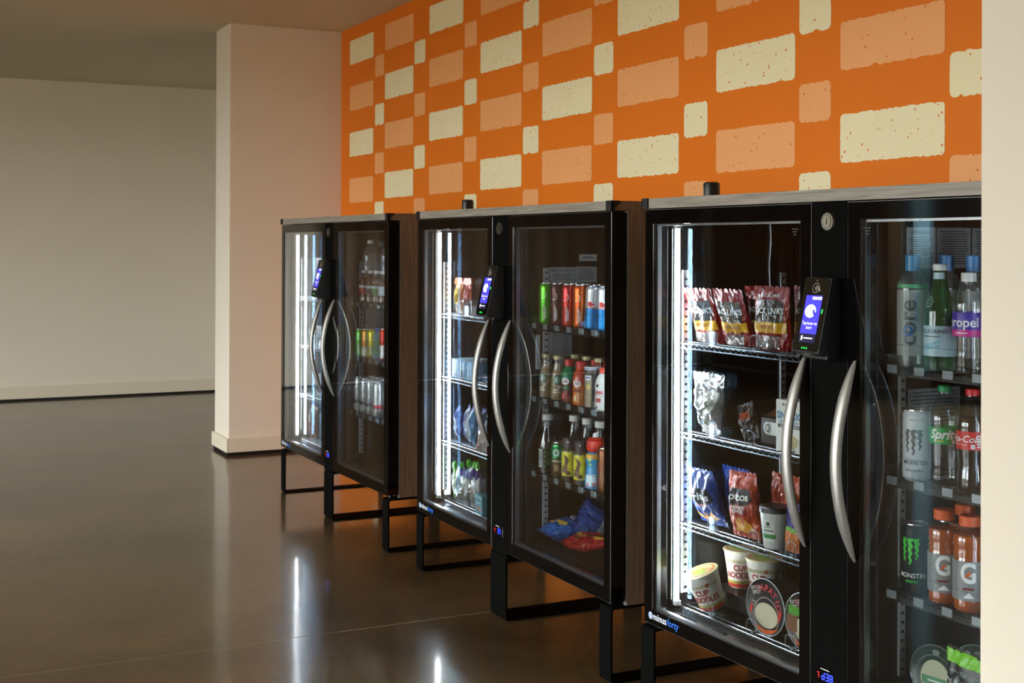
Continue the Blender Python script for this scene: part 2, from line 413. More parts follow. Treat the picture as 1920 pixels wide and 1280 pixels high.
baseboard('baseboard_pillar', [(PX0-.018, PX1+.018, PYF-.018, PYF, .022, .113), (PX1, PX1+.018, PYF, YB, .022, .113), (PX0-.018, PX0, PYF, YB, .022, .113)], 'cream baseboard around the foot of the return wall')
# solid black strips stand in for the shadow under the boards
obj('shadow_strip', MB().box(PX0-.006, PX1+.006, PYF-.006, YB, 0, .024), M_RUBBER, bpy.data.objects['baseboard_pillar'], smooth=False)
obj('shadow_strip', MB().box(XF, XF+.006, WALLY, YB+.6, 0, .02), M_RUBBER, bpy.data.objects['baseboard_left'], smooth=False)
# window wall behind the camera
mb = MB(); xs = [XF-.15] + [v for w in WIN for v in w] + [XR+.15]
for k in range(0, len(xs), 2): mb.box(xs[k], xs[k+1], WALLY-.15, WALLY, 0, ZC)
for a, b in WIN: mb.box(a, b, WALLY-.15, WALLY, 0, WZ0).box(a, b, WALLY-.15, WALLY, WZ1, ZC)
struct('wall_front', mb, M_WALL, label='window wall across the room from the fridges', smooth=False)
struct('wall_light_baffle', MB().box(-3.06, -2.94, WALLY, -2.5, 0, ZC), M_WALL, label='added unseen fin wall behind the camera, blocking window light', smooth=False)  # added out of view to keep right-hand window light off the left walls
M_TINT = sheet_glass('window_dimming_tint', tint=(.17, .22, .23, 1))  # tint added to dim the narrow window's mirror image in the fridge doors
M_WFR = mat('window_frame_dark', '#3a332c', .4, var=.05)
for n, (a, b) in enumerate(WIN):
    mb = MB(); y0, y1 = WALLY-.12, WALLY-.06
    mb.box(a, b, y0, y1, WZ0, WZ0+.05).box(a, b, y0, y1, WZ1-.05, WZ1).box(a, a+.04, y0, y1, WZ0+.05, WZ1-.05).box(b-.04, b, y0, y1, WZ0+.05, WZ1-.05)
    if b-a > 1: mb.box((a+b)/2-.025, (a+b)/2+.025, y0, y1, WZ0+.05, WZ1-.05)
    else: mb.box(b-.10, b-.07, y0, y1, WZ0+.05, WZ1-.05)
    w = struct('window_%d' % (n+1), mb, M_WFR, label='dark framed daylight window number %d from the far corner' % (n+1), smooth=False)
    obj('pane', MB().box(a+.04, b-.04, WALLY-.092, WALLY-.088, WZ0+.05, WZ1-.05), M_TINT if n == 0 else M_PANE, w, smooth=False)

# dark brown curtain along the far end, seen only mirrored in the glass doors
def curtain(p0, p1, nrm, label, m):
    """pleated drape between two points on a wall, nrm = direction into the room"""
    n = 120; v = []; nx, ny = nrm
    for k in range(n+1):
        t = k/n; o = .09+.035*math.sin(k*1.1)+.012*math.sin(k*1.7)
        x = p0[0]+(p1[0]-p0[0])*t+nx*o; y = p0[1]+(p1[1]-p0[1])*t+ny*o
        v += [(x, y, .04), (x, y, 2.62)]
    f = [(2*k, 2*k+2, 2*k+3, 2*k+1) for k in range(n)]
    c = empty('curtain', (0, 0, 0)); tag(c, label, 'curtain', 'brown curtains across the room')
    p = obj('drape', MB().add(v, f), m, c, ang=80)
    sm = p.modifiers.new('thick', 'SOLIDIFY'); sm.thickness = .004
    q = [(a[0]+nx*.09, a[1]+ny*.09, 2.64) for a in (p0, p1)]
    obj('rail', MB().tube(q, .014, 10, ref=(0, 0, 1)), M_BLACK, c)
M_DRAPE = mat('brown_drape', '#7a5f42', .9, var=.15); M_DRAPE2 = mat('tan_drape', '#a07850', .9, var=.15)
curtain((XF, -4.85), (XF, .10), (1, 0), 'dark brown curtain on the far wall, mirrored in the fridge doors', M_DRAPE)
curtain((-12.0, WALLY), (-9.30, WALLY), (0, 1), 'tan brown curtain left of the narrow dimmed window', M_DRAPE2)
curtain((-8.74, WALLY), (-7.86, WALLY), (0, 1), 'tan brown curtain right of the narrow dimmed window', M_DRAPE2)

# ================================================================== THE FRIDGES
FR = [(-7.0875, 2.095, .0056), (-5.1447, 2.1153, -.0064), (-3.3248, 2.1024, .0236)]
FW = 1.6175
def toW(i, x, y, z):
    X, Y, r = FR[i]; c, s = math.cos(r), math.sin(r)
    return (X+c*x-s*y, Y+s*x+c*y, z)
SH = [1.095, .830, .560]; DECK = .312
ZD0, ZD1 = .2607, 1.489          # door
ZT0, ZT1 = 1.4934, 1.5238        # counter
VZ0, VZ1 = .303, 1.447           # glass opening
_C = {}
def shared(key, name, mb_fn, m, parent, **k):
    """one mesh for the alike parts of the three fridges"""
    kk = dict(k); bev = kk.pop('bevel', 0)
    if key not in _C: _C[key] = mesh_of(name, mb_fn(), m, kk.get('smooth', True), kk.get('ang', 35))
    return obj(name, _C[key], m, parent, bevel=bev)

def ring(x0, x1, z0, z1, X0, X1, Z0, Z1, y0, y1):
    """frame between the outer rectangle X.. and the opening x.."""
    mb = MB(); o = [(X0, Z0), (X1, Z0), (X1, Z1), (X0, Z1)]; n = [(x0, z0), (x1, z0), (x1, z1), (x0, z1)]
    v = [(a, y, b) for y in (y0, y1) for a, b in o+n]
    f = []
    for k in range(4):
        q = (k+1) % 4
        f += [(k, q, 4+q, 4+k), (8+k, 12+k, 12+q, 8+q), (k, 8+k, 8+q, q), (4+k, 4+q, 12+q, 12+k)]
    return mb.add(v, f)
def leg_loop(a, b):
    y0, y1, z0, z1, r, t = .013, .60, 0., .240, .014, .007
    out = []; inn = []
    for cy, cz, q0 in ((y0+r, z0+r, 180), (y1-r, z0+r, 270), (y1-r, z1-r, 0), (y0+r, z1-r, 90)):
        for k in range(5):
            q = math.radians(q0+90*k/4); out.append((cy+r*math.cos(q), cz+r*math.sin(q))); inn.append((cy+(r-t)*math.cos(q), cz+(r-t)*math.sin(q)))
    n = len(out); mb = MB()
    v = [(x, y, z) for x in (a, b) for (y, z) in out+inn]
    f = []
    for k in range(n):
        q = (k+1) % n; N = 2*n
        f += [(k, q, n+q, n+k), (N+k, N+n+k, N+n+q, N+q), (k, N+k, N+q, q), (n+k, n+q, N+n+q, N+n+k)]
    return mb.add(v, f)
def handle_mb(x):
    path = []; rad = []
    for k in range(33):
        t = k/32; s = math.sin(PI*t)
        path.append((x, -.004-.060*s**.9, .632+.478*t)); rad.append(.004+.0125*min(1, s*1.9)**.7)
    return MB().tube(path, rad, 12, .62)
def counter_mb():
    return MB().box(-.0145, 1.616, .003, .752, ZT0, ZT1)
def cap_mb(x0, x1, side):
    mb = MB().box(x0, x1, -.002, .004, ZT0-.0006, ZT1+.0006)
    prof = [(-.002, ZT1+.0006), (.030, ZT1+.0006), (.030, ZT1-.010)]
    for k in range(7):
        q = math.radians(90+90*k/6); prof.append((.030+.019*math.cos(q), ZT1-.0300+.019*math.sin(q)) if False else (.030-.019*math.sin(math.radians(15*k)), ZT1-.010-.0205*(1-math.cos(math.radians(15*k)))))
    prof += [(-.002, ZT0-.0006)]
    xa, xb = (x1-.002, x1) if side > 0 else (x0, x0+.002)
    mb.prism(prof, lambda a, b, w: (w, a, b), xa, xb)
    return mb
def pilaster_mb(x, y, z0, z1):
    """slotted shelf standard on a wall facing +x"""
    mb = MB().box(x, x+.006, y, y+.003, z0, z1).box(x, x+.003, y+.003, y+.022, z0, z1)
    return mb
def slots_mb(x, y, z0, z1):
    mb = MB(); z = z0+.012
    while z < z1-.01: mb.box(x+.003, x+.0036, y+.009, y+.018, z, z+.007); z += .0225
    return mb
def wire_shelf_mb(x0, x1, y0, y1, z):
    mb = MB(); n = 5
    for zz in (z-.002, z-.0165): mb.tube([(x0, y0, zz), (x1, y0, zz)], .0021, n, ref=(0, 0, 1))
    mb.tube([(x0, y0+.016, z+.002), (x1, y0+.016, z+.002)], .002, n, ref=(0, 0, 1))
    mb.tube([(x0, y1, z-.002), (x1, y1, z-.002)], .002, n, ref=(0, 0, 1))
    k = 0; x = x0+.006
    while x < x1-.02:   # castellated front wire
        za, zb = z-.0055, z-.0130
        mb.tube([(x, y0-.001, za), (x+.015, y0-.001, za), (x+.017, y0-.001, zb), (x+.024, y0-.001, zb)], .0014, 4, ref=(0, 1, 0))
        x += .0245
    for x in (x0, x1): mb.tube([(x, y0, z-.002), (x, y1, z-.002)], .0022, n)
    return mb
def depth_wires_mb(x0, x1, y0, y1, z):
    mb = MB(); x = x0+.012
    while x < x1-.005: mb.tube([(x, y0+.003, z), (x, y1, z)], .0016, 4); x += .018
    return mb
M_BWIRE = mat('black_coated_wire', '#141414', .35, var=.1)
def tab_mb(x, y, z, w=.042, h=.044):
    """clear upright stop: an arch with thick rim"""
    p = []
    for k in range(9):
        q = PI*k/8; p.append((x+w/2*math.cos(q)*(1 if abs(math.cos(q)) > .0 else 1), z+h-.012+.012*math.sin(q)))
    out = [(x+w/2, z)] + p + [(x-w/2, z)]
    mb = MB().prism(out, lambda a, b, yy: (a, yy, b), y, y+.003)
    return mb
M_TABRIM = mat('acrylic_rim', '#dfe6e8', .12, spec=.8, trans=.6)
def tabrim_mb(x, y, z, w=.042, h=.044):
    p = [(x+w/2, y+.0015, z)] + [(x+w/2*math.cos(PI*k/8), y+.0015, z+h-.012+.012*math.sin(PI*k/8)) for k in range(9)] + [(x-w/2, y+.0015, z)]
    mb = MB().tube(p, .0011, 4, ref=(0, 1, 0)); mb.box(x-.006, x+.006, y+.004, y+.02, z, z+.010)
    return mb
def slab_shelf_mb(x0, x1, z):
    mb = MB().box(x0, x1, .075, .66, z-.019, z-.004)
    for k in range(int((x1-x0)/.029)): mb.box(x0+.004+k*.029, x0+.02+k*.029, .085, .655, z-.004, z-.001)
    return mb
SEG = {'0': 'abcdef', '3': 'abcdg', '7': 'abc', '8': 'abcdefg', 'd': 'bcdeg'}
def digit(ch, u, v, w, h, t):
    r = {'a': (0, w, h-t, h), 'g': (0, w, h/2-t/2, h/2+t/2), 'd': (0, w, 0, t), 'b': (w-t, w, h/2, h), 'c': (w-t, w, 0, h/2), 'f': (0, t, h/2, h), 'e': (0, t, 0, h/2)}
    sh = []
    for q in SEG[ch]:
        a, b, c, d = r[q]; g = t*.25
        sh.append(rect2d(u+a+g*(q in 'agd'), u+b-g*(q in 'agd'), v+c+g*(q not in 'agd'), v+d-g*(q not in 'agd'), 1, 1))
    return join2d(*sh)
M_DBLUE = mat('display_blue', '#2030ff', .4, emit='#2a3cff', es=3.5)
M_DRED = mat('display_red', '#ff2030', .4, emit='#ff1525', es=1.6)
M_LOGOB = mat('logo_blue', '#2c6fd0', .3, var=.02)
M_LOGOW = mat('logo_white', '#d8e0ea', .3, var=.02)
M_STICK = mat('sticker_white', '#dfe6ea', .5, var=.02)
M_STICKG = mat('sticker_grey', '#b4bec4', .5, var=.02)
M_GREYTX = mat('sticker_ink', '#3c464c', .6, var=.02)
FLAB = ['black double-door glass fridge farthest away, beside the cream return wall',
        'black double-door glass fridge in the middle of the three',
        'black double-door glass fridge nearest the camera, cut off by the right wall edge']

def sticker(fr, x, y0, y1, z0, z1, head=None, lines=10, m=None, vert=False):
    """paper notice on the divider wall facing +x; text lines are print"""
    o = obj('notice_sticker', MB().box(x, x+.0008, y0, y1, z0, z1), m or M_STICK, fr, smooth=False)
    S = S_plane((x+.0008, y0, z0), (0, 1, 0), (0, 0, 1), (1, 0, 0)); w, h = y1-y0, z1-z0; sh = []; rnd = random.Random(int(y0*1e4)+lines)
    top = h-.008
    if head:
        decal('lettering', S, move2d(text2d(head, min(.016, w*.13), bold=.01), w/2, h-.012), M_GREYTX, o); top = h-.024
    if vert:
        u = .008
        while u < w-.006: sh.append(rect2d(u, u+.0016, .012, h-.012-rnd.uniform(0, .05), 1, 1)); u += .005
    else:
        for k in range(lines):
            v = top-(top-.006)*k/lines
            sh.append(rect2d(.006+rnd.uniform(0, .012), w-.006-rnd.uniform(0, .02), v-.0022, v, 1, 1))
    decal('print_lines', S, join2d(*sh), M_GREYTX, o)
    return o

def build_fridge(i):
    X, Y, r = FR[i]
    fr = empty('display_fridge', (X, Y, 0), Matrix.Rotation(r, 3, 'Z'))
    tag(fr, FLAB[i], 'fridge', 'double-door glass fridges along the mural wall')
    # carcass: back, top, bottom, side walls and the divider as one liner shell
    def body():
        mb = MB().box(.017, 1.6005, .062, .742, .2475, .300).box(.017, 1.6005, .062, .742, 1.455, ZT0).box(.017, 1.6005, .705, .742, .300, 1.455)
        return mb.box(.017, .050, .062, .705, .300, 1.455).box(1.568, 1.6005, .062, .705, .300, 1.455)
    shared('body', 'cabinet_body', body, M_LINER, fr, smooth=False)
    shared('div', 'divider_wall', lambda: MB().box(.704, .914, .062, .705, .300, 1.455), M_LINER, fr, smooth=False)
    for k, x0 in enumerate((0, 1.6005)):
        sp = shared('side%d' % k, 'side_panel', lambda: MB().box(x0, x0+.017, .0635, .742, .2475, ZT0-.0004), M_WOODZ, fr, smooth=False)
        shared('trim%d' % k, 'edge_trim', lambda: MB().box(x0-.0004, x0+.0174, .0585, .0635, .2475, ZT0-.002), M_ALU, sp, smooth=False)
    ct = shared('ctop', 'countertop', counter_mb, M_WOODX, fr, smooth=False, bevel=.0008)
    shared('ctsideL', 'edge_band', lambda: MB().box(-.0165, -.0145, .006, .752, ZT0, ZT1), M_WOODZ, ct, smooth=False)
    shared('ctsideR', 'edge_band', lambda: MB().box(1.616, 1.618, .006, .752, ZT0, ZT1), M_WOODZ, ct, smooth=False)
    shared('capL', 'corner_cap', lambda: cap_mb(-.0185, .012, -1), M_CAP, ct, smooth=False)
    shared('capR', 'corner_cap', lambda: cap_mb(1.585, 1.620, 1), M_CAP, ct, smooth=False)
    # centre post with lock and temperature display
    post = shared('post', 'centre_post', lambda: MB().box(.7455, .8690, .0005, .060, .2475, 1.4905), M_BLACK, fr, smooth=False, bevel=.0015)
    lk = shared('lock', 'lock', lambda: MB().tube([(.8045, .001, 1.4435), (.8045, -.004, 1.4435)], [.0235, .0215], 24), mat('lock_ring', '#6b685f', .35, metal=.9, var=.1), post)
    shared('lock2', 'lock_barrel', lambda: MB().tube([(.8045, -.0035, 1.4435), (.8045, -.0055, 1.4435)], .0135, 20), mat('lock_brass', '#8f8a78', .3, metal=1., var=.1), post)
    shared('lock3', 'key_slot', lambda: MB().box(.8033, .8057, -.0062, -.0052, 1.436, 1.451), M_DARK, post, smooth=False)
    shared('disp', 'temperature_display', lambda: MB().box(.765, .842, -.0015, .001, .310, .347), M_GBLACK, fr, smooth=False, bevel=.002)
    S = S_plane((.765, -.0015, .310), (1, 0, 0), (0, 0, 1), (0, -1, 0))
    dp = fr.children[-1]
    txt = ['38', '37', 'd38'][i]; u = .034 if len(txt) == 2 else .022
    decal('digits', S, join2d(*[digit(c, u+k*.0145, .008, .011, .019, .0026) for k, c in enumerate(txt)]), M_DBLUE, dp)
    decal('status_light', S, join2d(rect2d(.006, .0135, .021, .0235, 1, 1), rect2d(.0095, .0135, .015, .018, 1, 1), rect2d(.011, .0135, .010, .0125, 1, 1)), M_DRED, dp)
    decal('brand_mark', S, rect2d(.018, .05, .0335, .0352, 1, 1), M_WTXT, dp)
    # doors
    for k, (a, b, oa, ob, hx) in enumerate(((0, .7415, .043, .700, .7265), (.8730, FW, .918, 1.5755, .9045))):
        d = shared('door%d' % k, 'door', lambda: ring(oa, ob, VZ0, VZ1, a, b, ZD0, ZD1, 0, .050), M_GBLACK, fr, smooth=False, bevel=.0012)
        shared('lip%d' % k, 'edge_strip', lambda: ring(a+.0002, b-.0002, ZD0+.0002, ZD1-.0002, a-.0008, b+.0008, ZD0-.0008, ZD1+.0008, .0012, .0024), mat('edge_aluminium', '#77777a', .4, metal=1., var=.05), d, smooth=False)
        shared('pane%d' % k, 'outer_pane', lambda: MB().box(oa, ob, .0030, .0070, VZ0, VZ1), M_DOORO, d, smooth=False)
        shared('ipane%d' % k, 'inner_pane', lambda: MB().box(oa, ob, .0260, .0300, VZ0, VZ1), M_DOORI, d, smooth=False)
        for pk in ('pane%d' % k, 'ipane%d' % k):   # only the coated front face mirrors
            me = _C[pk]
            if len(me.materials) == 1:
                me.materials.append(M_DOORB)
                for pl in me.polygons: pl.material_index = 0 if pl.normal.y < -.9 else 1
        shared('spac%d' % k, 'glass_spacer', lambda: ring(oa+.006, ob-.006, VZ0+.006, VZ1-.006, oa, ob, VZ0, VZ1, .012, .0255), M_SILVER, d, smooth=False)
        shared('gask%d' % k, 'gasket', lambda: ring(oa-.004, ob+.004, VZ0-.004, VZ1+.004, oa-.03, ob+.03, VZ0-.03, VZ1+.03, .050, .0618), M_RUBBER, d, smooth=False)
        shared('hand%d' % k, 'handle', lambda: handle_mb(hx), M_ALU, d, ang=60)
        if k == 0:
            Sd = S_plane((0, 0, 0), (1, 0, 0), (0, 0, 1), (0, -1, 0))
            decal('brand_badge', Sd, join2d(disc2d(.0345, .2855, .0105, .0105)), M_LOGOW, d)
            decal('brand_badge', Sd, join2d(ring2d(.0345, .2855, .006, .0078, 16), rect2d(.025, .044, .2848, .2862, 2, 1)), M_LOGOB, d, e=.0012)
            decal('brand_lettering', Sd, move2d(text2d('minus', .0295, align='LEFT', bold=.012), .047, .2855), M_LOGOW, d)
            decal('brand_lettering', Sd, move2d(text2d('forty', .0295, align='LEFT', bold=.012, shear=.15), .1185, .2855), M_LOGOB, d)
        for sx in ((.665, .690) if k == 0 else (.925, .950),):   # tempered-glass stamp
            Sp = S_plane((0, .003, 0), (1, 0, 0), (0, 0, 1), (0, -1, 0))
            decal('glass_stamp', Sp, join2d(rect2d(sx[0], sx[1], 1.425, 1.428, 1, 1), rect2d(sx[0]+.004, sx[1]-.004, 1.418, 1.421, 1, 1), rect2d(sx[0]+.007, sx[1]-.007, 1.411, 1.414, 1, 1)), M_KTXT, d)
    # lights: one tube on each outer jamb
    shared('led', 'led_tube', lambda: MB().tube([(.0625, .0745, .325), (.0625, .0745, 1.436)], .0060, 10), M_LED, fr)
    shared('ledc', 'tube_bracket', lambda: MB().box(.0500, .0560, .068, .082, .318, 1.446).box(.0545, .0700, .066, .084, .3135, .327).box(.0545, .0700, .066, .084, 1.434, 1.4465), M_WHITE, fr, smooth=False)
    shared('led2', 'led_tube', lambda: MB().tube([(1.5555, .0745, .325), (1.5555, .0745, 1.436)], .0082, 10), M_LEDR, fr)
    shared('ledc2', 'tube_bracket', lambda: MB().box(1.562, 1.568, .068, .082, .318, 1.446), M_WHITE, fr, smooth=False)
    # slotted standards on the two walls that face the viewer
    for k, (x, y) in enumerate(((.050, .098), (.914, .124), (.050, .47), (.914, .60))):
        st = shared('pil%d' % k, 'shelf_standard', lambda: pilaster_mb(x, y, .345, 1.31 if k == 0 else 1.30), M_STRIPMET, fr, smooth=False)
        shared('slot%d' % k, 'slots', lambda: slots_mb(x, y, .345, 1.30), M_DARK, st, smooth=False)
    shared('cord', 'sensor_cord', lambda: MB().tube([(.0525, .43+.003*math.sin(k), 1.452-.03*k) for k in range(12)], .0019, 6), M_STRIPMET, fr)
    # shelves
    for z in SH:
        s = shared('ws%.2f' % z, 'wire_shelf', lambda: wire_shelf_mb(.056, .698, .088, .64, z), M_CHROME, fr, ang=60)
        dw = shared('dw%.2f' % z, 'depth_wires', lambda: depth_wires_mb(.056, .698, .088, .64, z), M_BWIRE, s, ang=60); dw['kind'] = 'stuff'
        for n, x in enumerate(TABS[i][SH.index(z)]):
            t = shared('tab%.3f%.3f' % (z, x), 'shelf_stop', lambda: tab_mb(x, .088, z-.002), M_ACRYL, s, smooth=False)
            shared('rim%.3f%.3f' % (z, x), 'stop_rim', lambda: tabrim_mb(x, .088, z-.002), M_TABRIM, s)
        s = shared('ss%.2f' % z, 'slide_shelf', lambda: slab_shelf_mb(.920, 1.562, z), M_LINER, fr, smooth=False)
        shared('lip%.2f' % z, 'clear_front', lambda: MB().box(.920, 1.562, .072, .0745, z-.016, z+.012), M_ACRYL, s, smooth=False)
        for k in range(7):
            c = shared('lane%.2f' % z, 'lane_clip', lambda: MB().box(.934, .964, .0690, .0716, z-.012, z+.007), mat('lane_clip', '#c8d4d8', .15, metal=.7, var=.05), s, smooth=False); c.location.x = k*.087
        for k in range(8):
            c = shared('dv%.2f' % z, 'lane_divider', lambda: MB().box(.9195, .9215, .076, .60, z-.001, z+.030), M_ACRYL, s, smooth=False); c.location.x = k*.087
        shared('hoop%.2f' % z, 'lane_hoop', lambda: MB().tube([(.925, .0735, z+.055), (1.555, .0735, z+.055)], .0016, 5, ref=(0, 0, 1)), M_ACRYL, s)
    s = shared('deckw', 'floor_rack', lambda: wire_shelf_mb(.056, .698, .088, .64, DECK), M_CHROME, fr, ang=60)
    dw = shared('dwd', 'depth_wires', lambda: depth_wires_mb(.056, .698, .088, .64, DECK), M_BWIRE, s, ang=60); dw['kind'] = 'stuff'
    for x in TABS[i][3]:
        shared('tabd%.3f' % x, 'shelf_stop', lambda: tab_mb(x, .088, DECK-.002), M_ACRYL, s, smooth=False)
        shared('rimd%.3f' % x, 'stop_rim', lambda: tabrim_mb(x, .088, DECK-.002), M_TABRIM, s)
    def ribs():
        mb = MB().box(.920, 1.562, .07, .70, .3002, .304)
        for k in range(14): mb.box(.920, 1.562, .085+k*.042, .085+k*.042+.02, .304, .3085)
        return mb
    shared('deckr', 'floor_mat', ribs, M_LINER, fr, smooth=False)
    # legs
    for a, b in ((-.0365, .0313), (.7079, .8396), (1.5271, 1.5988)):
        lg = shared('leg%.2f' % a, 'leg', lambda: leg_loop(max(a, -.0365), b), M_BLACK, fr, ang=50)
        for fy in (.045, .56): shared('ft%.2f%.2f' % (a, fy), 'levelling_foot', lambda: MB().tube([(max(a, 0)+.022, fy, .238), (max(a, 0)+.022, fy, .249)], .011, 12, ref=(1, 0, 0)), M_CAP, lg)
    shared('comp', 'compressor_tray', lambda: MB().box(.95, 1.45, .30, .68, .205, .2473).box(1.02, 1.10, .28, .30, .215, .24), M_CAP, fr, smooth=False)
    return fr
TABS = {0: [[.30, .52], [.18, .42], [.30, .5], [.3, .5]],
        1: [[.20, .31, .47], [.25, .49, .60], [.22, .46, .60], [.11, .27, .45]],
        2: [[.215, .405, .585], [.215, .385, .55], [.215, .405, .56], [.20, .395, .56]]}
FRIDGE = [build_fridge(i) for i in range(3)]
# notices inside, on the divider wall of each right-hand compartment
XD = .9142
f0, f1, f2 = FRIDGE
for (y0, y1, h, n, m) in ((.150, .246, '@minusforty', 13, M_STICK), (.250, .366, None, 14, M_STICKG), (.372, .49, None, 14, M_STICKG)):
    sticker(f2, XD, y0, y1, 1.330, 1.430, h, n, m)
sticker(f2, XD, .155, .33, .93, 1.035, None, 10, M_STICKG)
sticker(f1, XD, .150, .255, 1.245, 1.302, 'MINUS FORTY', 4, M_STICKG)
sticker(f1, XD, .257, .350, 1.245, 1.304, None, 7, M_STICKG)
sticker(f1, XD, .275, .350, 1.325, 1.350, None, 2, mat('sticker_bright', '#dfe4e6', .5, var=.02))
sticker(f1, XD, .150, .245, .975, 1.068, None, 11, M_STICKG)
sticker(f1, XD, .094, .112, .93, 1.055, None, 4, M_STICK, vert=True)
sticker(f0, XD, .155, .255, .955, 1.068, None, 13, M_STICKG)
sticker(f0, XD, .225, .25, 1.375, 1.395, None, 2, M_STICK)

# ------------------------------------------------------------------ payment terminals
M_SCR = mat('terminal_screen', '#3a34d8', .2, emit='#4a45e8', es=.85)
M_SCRF = mat('terminal_screen_foot', '#1c1c38', .2, emit='#26264a', es=.5)
M_SCRW = mat('terminal_screen_white', '#ffffff', .3, emit='#ffffff', es=.75)
M_SCRB = mat('terminal_screen_ink', '#3a34d8', .3, emit='#4038d0', es=.6)
M_GRN = mat('green_led', '#20ff60', .3, emit='#15e04a', es=2.5)
M_TERM = mat('terminal_shell', '#0b0c0e', .34, var=.08, vscale=60)
M_SYM = mat('terminal_symbol', '#a9a49c', .4, var=.02)
TLAB = ['black card terminal with blue screen on the farthest fridge', 'black card terminal with blue screen on the middle fridge', 'black card terminal with a blue tap-to-start screen on the nearest fridge']
def terminal(i):
    X, Y, r = FR[i]; x0, x1 = .764, .858
    t = empty('payment_terminal', toW(i, (x0+x1)/2, 0, 1.108), Matrix.Rotation(r, 3, 'Z')); tag(t, TLAB[i], 'card terminal', 'card terminals on the fridge posts')
    def L(x, y, z): return (x-(x0+x1)/2, y, z-1.108)
    side = [(0, 1.303), (-.030, 1.306), (-.066, 1.148), (-.050, 1.128), (-.050, 1.1085), (0, 1.1085)]
    obj('shell', MB().prism(side, lambda a, b, w: L(w, a, b), x0+.006, x1-.001), M_TERM, t, smooth=False, bevel=.003)
    front = [(-.018, 1.3065), (-.035, 1.307), (-.078, 1.126), (-.062, 1.117), (-.052, 1.122)]
    obj('face_housing', MB().prism(front, lambda a, b, w: L(w, a, b), x0, x1), M_TERM, t, smooth=False, bevel=.0025)
    o = Vector(L(x0, -.0785, 1.1265)); ez = (Vector(L(x0, -.0355, 1.3072))-o); Ln = ez.length; ez.normalize(); ex = Vector((1, 0, 0)); nr = ex.cross(ez)*1
    if nr.y > 0: nr = -nr
    S = S_plane(o, ex, ez, nr); W = x1-x0
    rr = .008; pts = []
    for cu, cv, q0 in ((rr+.002, rr+.003, 180), (W-rr-.002, rr+.003, 270), (W-rr-.002, Ln-rr-.003, 0), (rr+.002, Ln-rr-.003, 90)):
        for k in range(5): q = math.radians(q0+22.5*k); pts.append((cu+rr*math.cos(q), cv+rr*math.sin(q)))
    fg = obj('face_glass', MB().prism(pts, lambda a, b, w: S(a, b, w), 0, .0012), M_GBLACK, t, smooth=False)
    u0, u1 = .19*W, .81*W; e = .0016
    decal('screen', S, rect2d(u0, u1, .245*Ln, .755*Ln, 1, 1), M_SCR, fg, e)
    decal('screen_footer', S, rect2d(u0, u1, .125*Ln, .245*Ln, 1, 1), M_SCRF, fg, e)
    cu, cv = .45*W, .545*Ln
    decal('tap_icon', S, disc2d(cu, cv, .0195, .0165, 28), M_SCRW, fg, e+.0003)
    decal('tap_waves', S, join2d(*[ring2d(cu-.014, cv, q, q+.0014, 10, -.7, .7) for q in (.006, .0105, .015, .0195)]), M_SCRB, fg, e+.0006)
    decal('tap_hand', S, poly2d([(cu+.009, cv+.004), (cu+.013, cv+.005), (cu+.016, cv), (cu+.021, cv-.006), (cu+.021, cv-.013), (cu+.014, cv-.010), (cu+.009, cv-.004)]), M_SCRB, fg, e+.0006)
    decal('lettering', S, move2d(text2d('Tap/scan to\nstart', .0115), .5*W, .355*Ln), M_SCRW, fg, e+.0003)
    decal('language_buttons', S, join2d(rect2d(.45*W, .63*W, .70*Ln, .738*Ln, 1, 1), rect2d(.66*W, .80*W, .70*Ln, .738*Ln, 1, 1)), M_SCRW, fg, e+.0003)
    decal('button_print', S, join2d(rect2d(.48*W, .60*W, .715*Ln, .723*Ln, 1, 1), rect2d(.69*W, .77*W, .715*Ln, .723*Ln, 1, 1)), M_SCRB, fg, e+.0006)
    decal('footer_print', S, join2d(rect2d(.27*W, .33*W, .155*Ln, .215*Ln, 1, 1), rect2d(.37*W, .70*W, .178*Ln, .194*Ln, 1, 1)), M_SCRW, fg, e+.0003)
    decal('contactless_symbol', S, join2d(ring2d(.5*W, .855*Ln, .0118, .0128, 24), *[ring2d(.42*W, .855*Ln, q, q+.0013, 8, -.75, .75) for q in (.004, .008, .012)], poly2d([(.56*W, .87*Ln), (.60*W, .87*Ln), (.68*W, .82*Ln), (.64*W, .81*Ln)])), M_SYM, fg, e)
    decal('camera_dot', S, disc2d(.5*W, .955*Ln, .0015, .0015, 10), M_SYM, fg, e)
    decal('status_led', S, poly2d([(.86*W, .575*Ln), (.91*W, .575*Ln), (.895*W, .52*Ln), (.865*W, .52*Ln)]), M_GRN, fg, e)
    decal('ready_leds', S, join2d(*[disc2d((.38+.085*k)*W, .055*Ln, .0018, .0026, 8) for k in range(3)]), M_GRN, fg, e)
    return t
for i in range(3): terminal(i)
# pucks on the counters
def puck(i, x, y, label):
    p = empty('antenna', toW(i, x, y, ZT1), Matrix.Rotation(FR[i][2], 3, 'Z')); tag(p, label, 'antenna', 'antennas on the fridge counters')
    b = obj('dome', MB().lathe([(0, .003), (.0245, .003), (.0245, .040), (.0225, .0455), (.018, .048), (0, .0485)], 28), M_CAP, p)
    obj('foot_ring', MB().lathe([(0, 0), (.026, 0), (.026, .003), (0, .003)], 28), M_RUBBER, p)
    S = S_cyl([(.0245, 0), (.0245, .05)], -10)
    decal('side_mark', S, rect2d(-.0012, .0012, .008, .032, 1, 2), M_SYM, b)
puck(2, .126, .15, 'black cylindrical antenna on top of the nearest fridge')
puck(1, .181, .15, 'small black cylindrical antenna on top of the middle fridge')

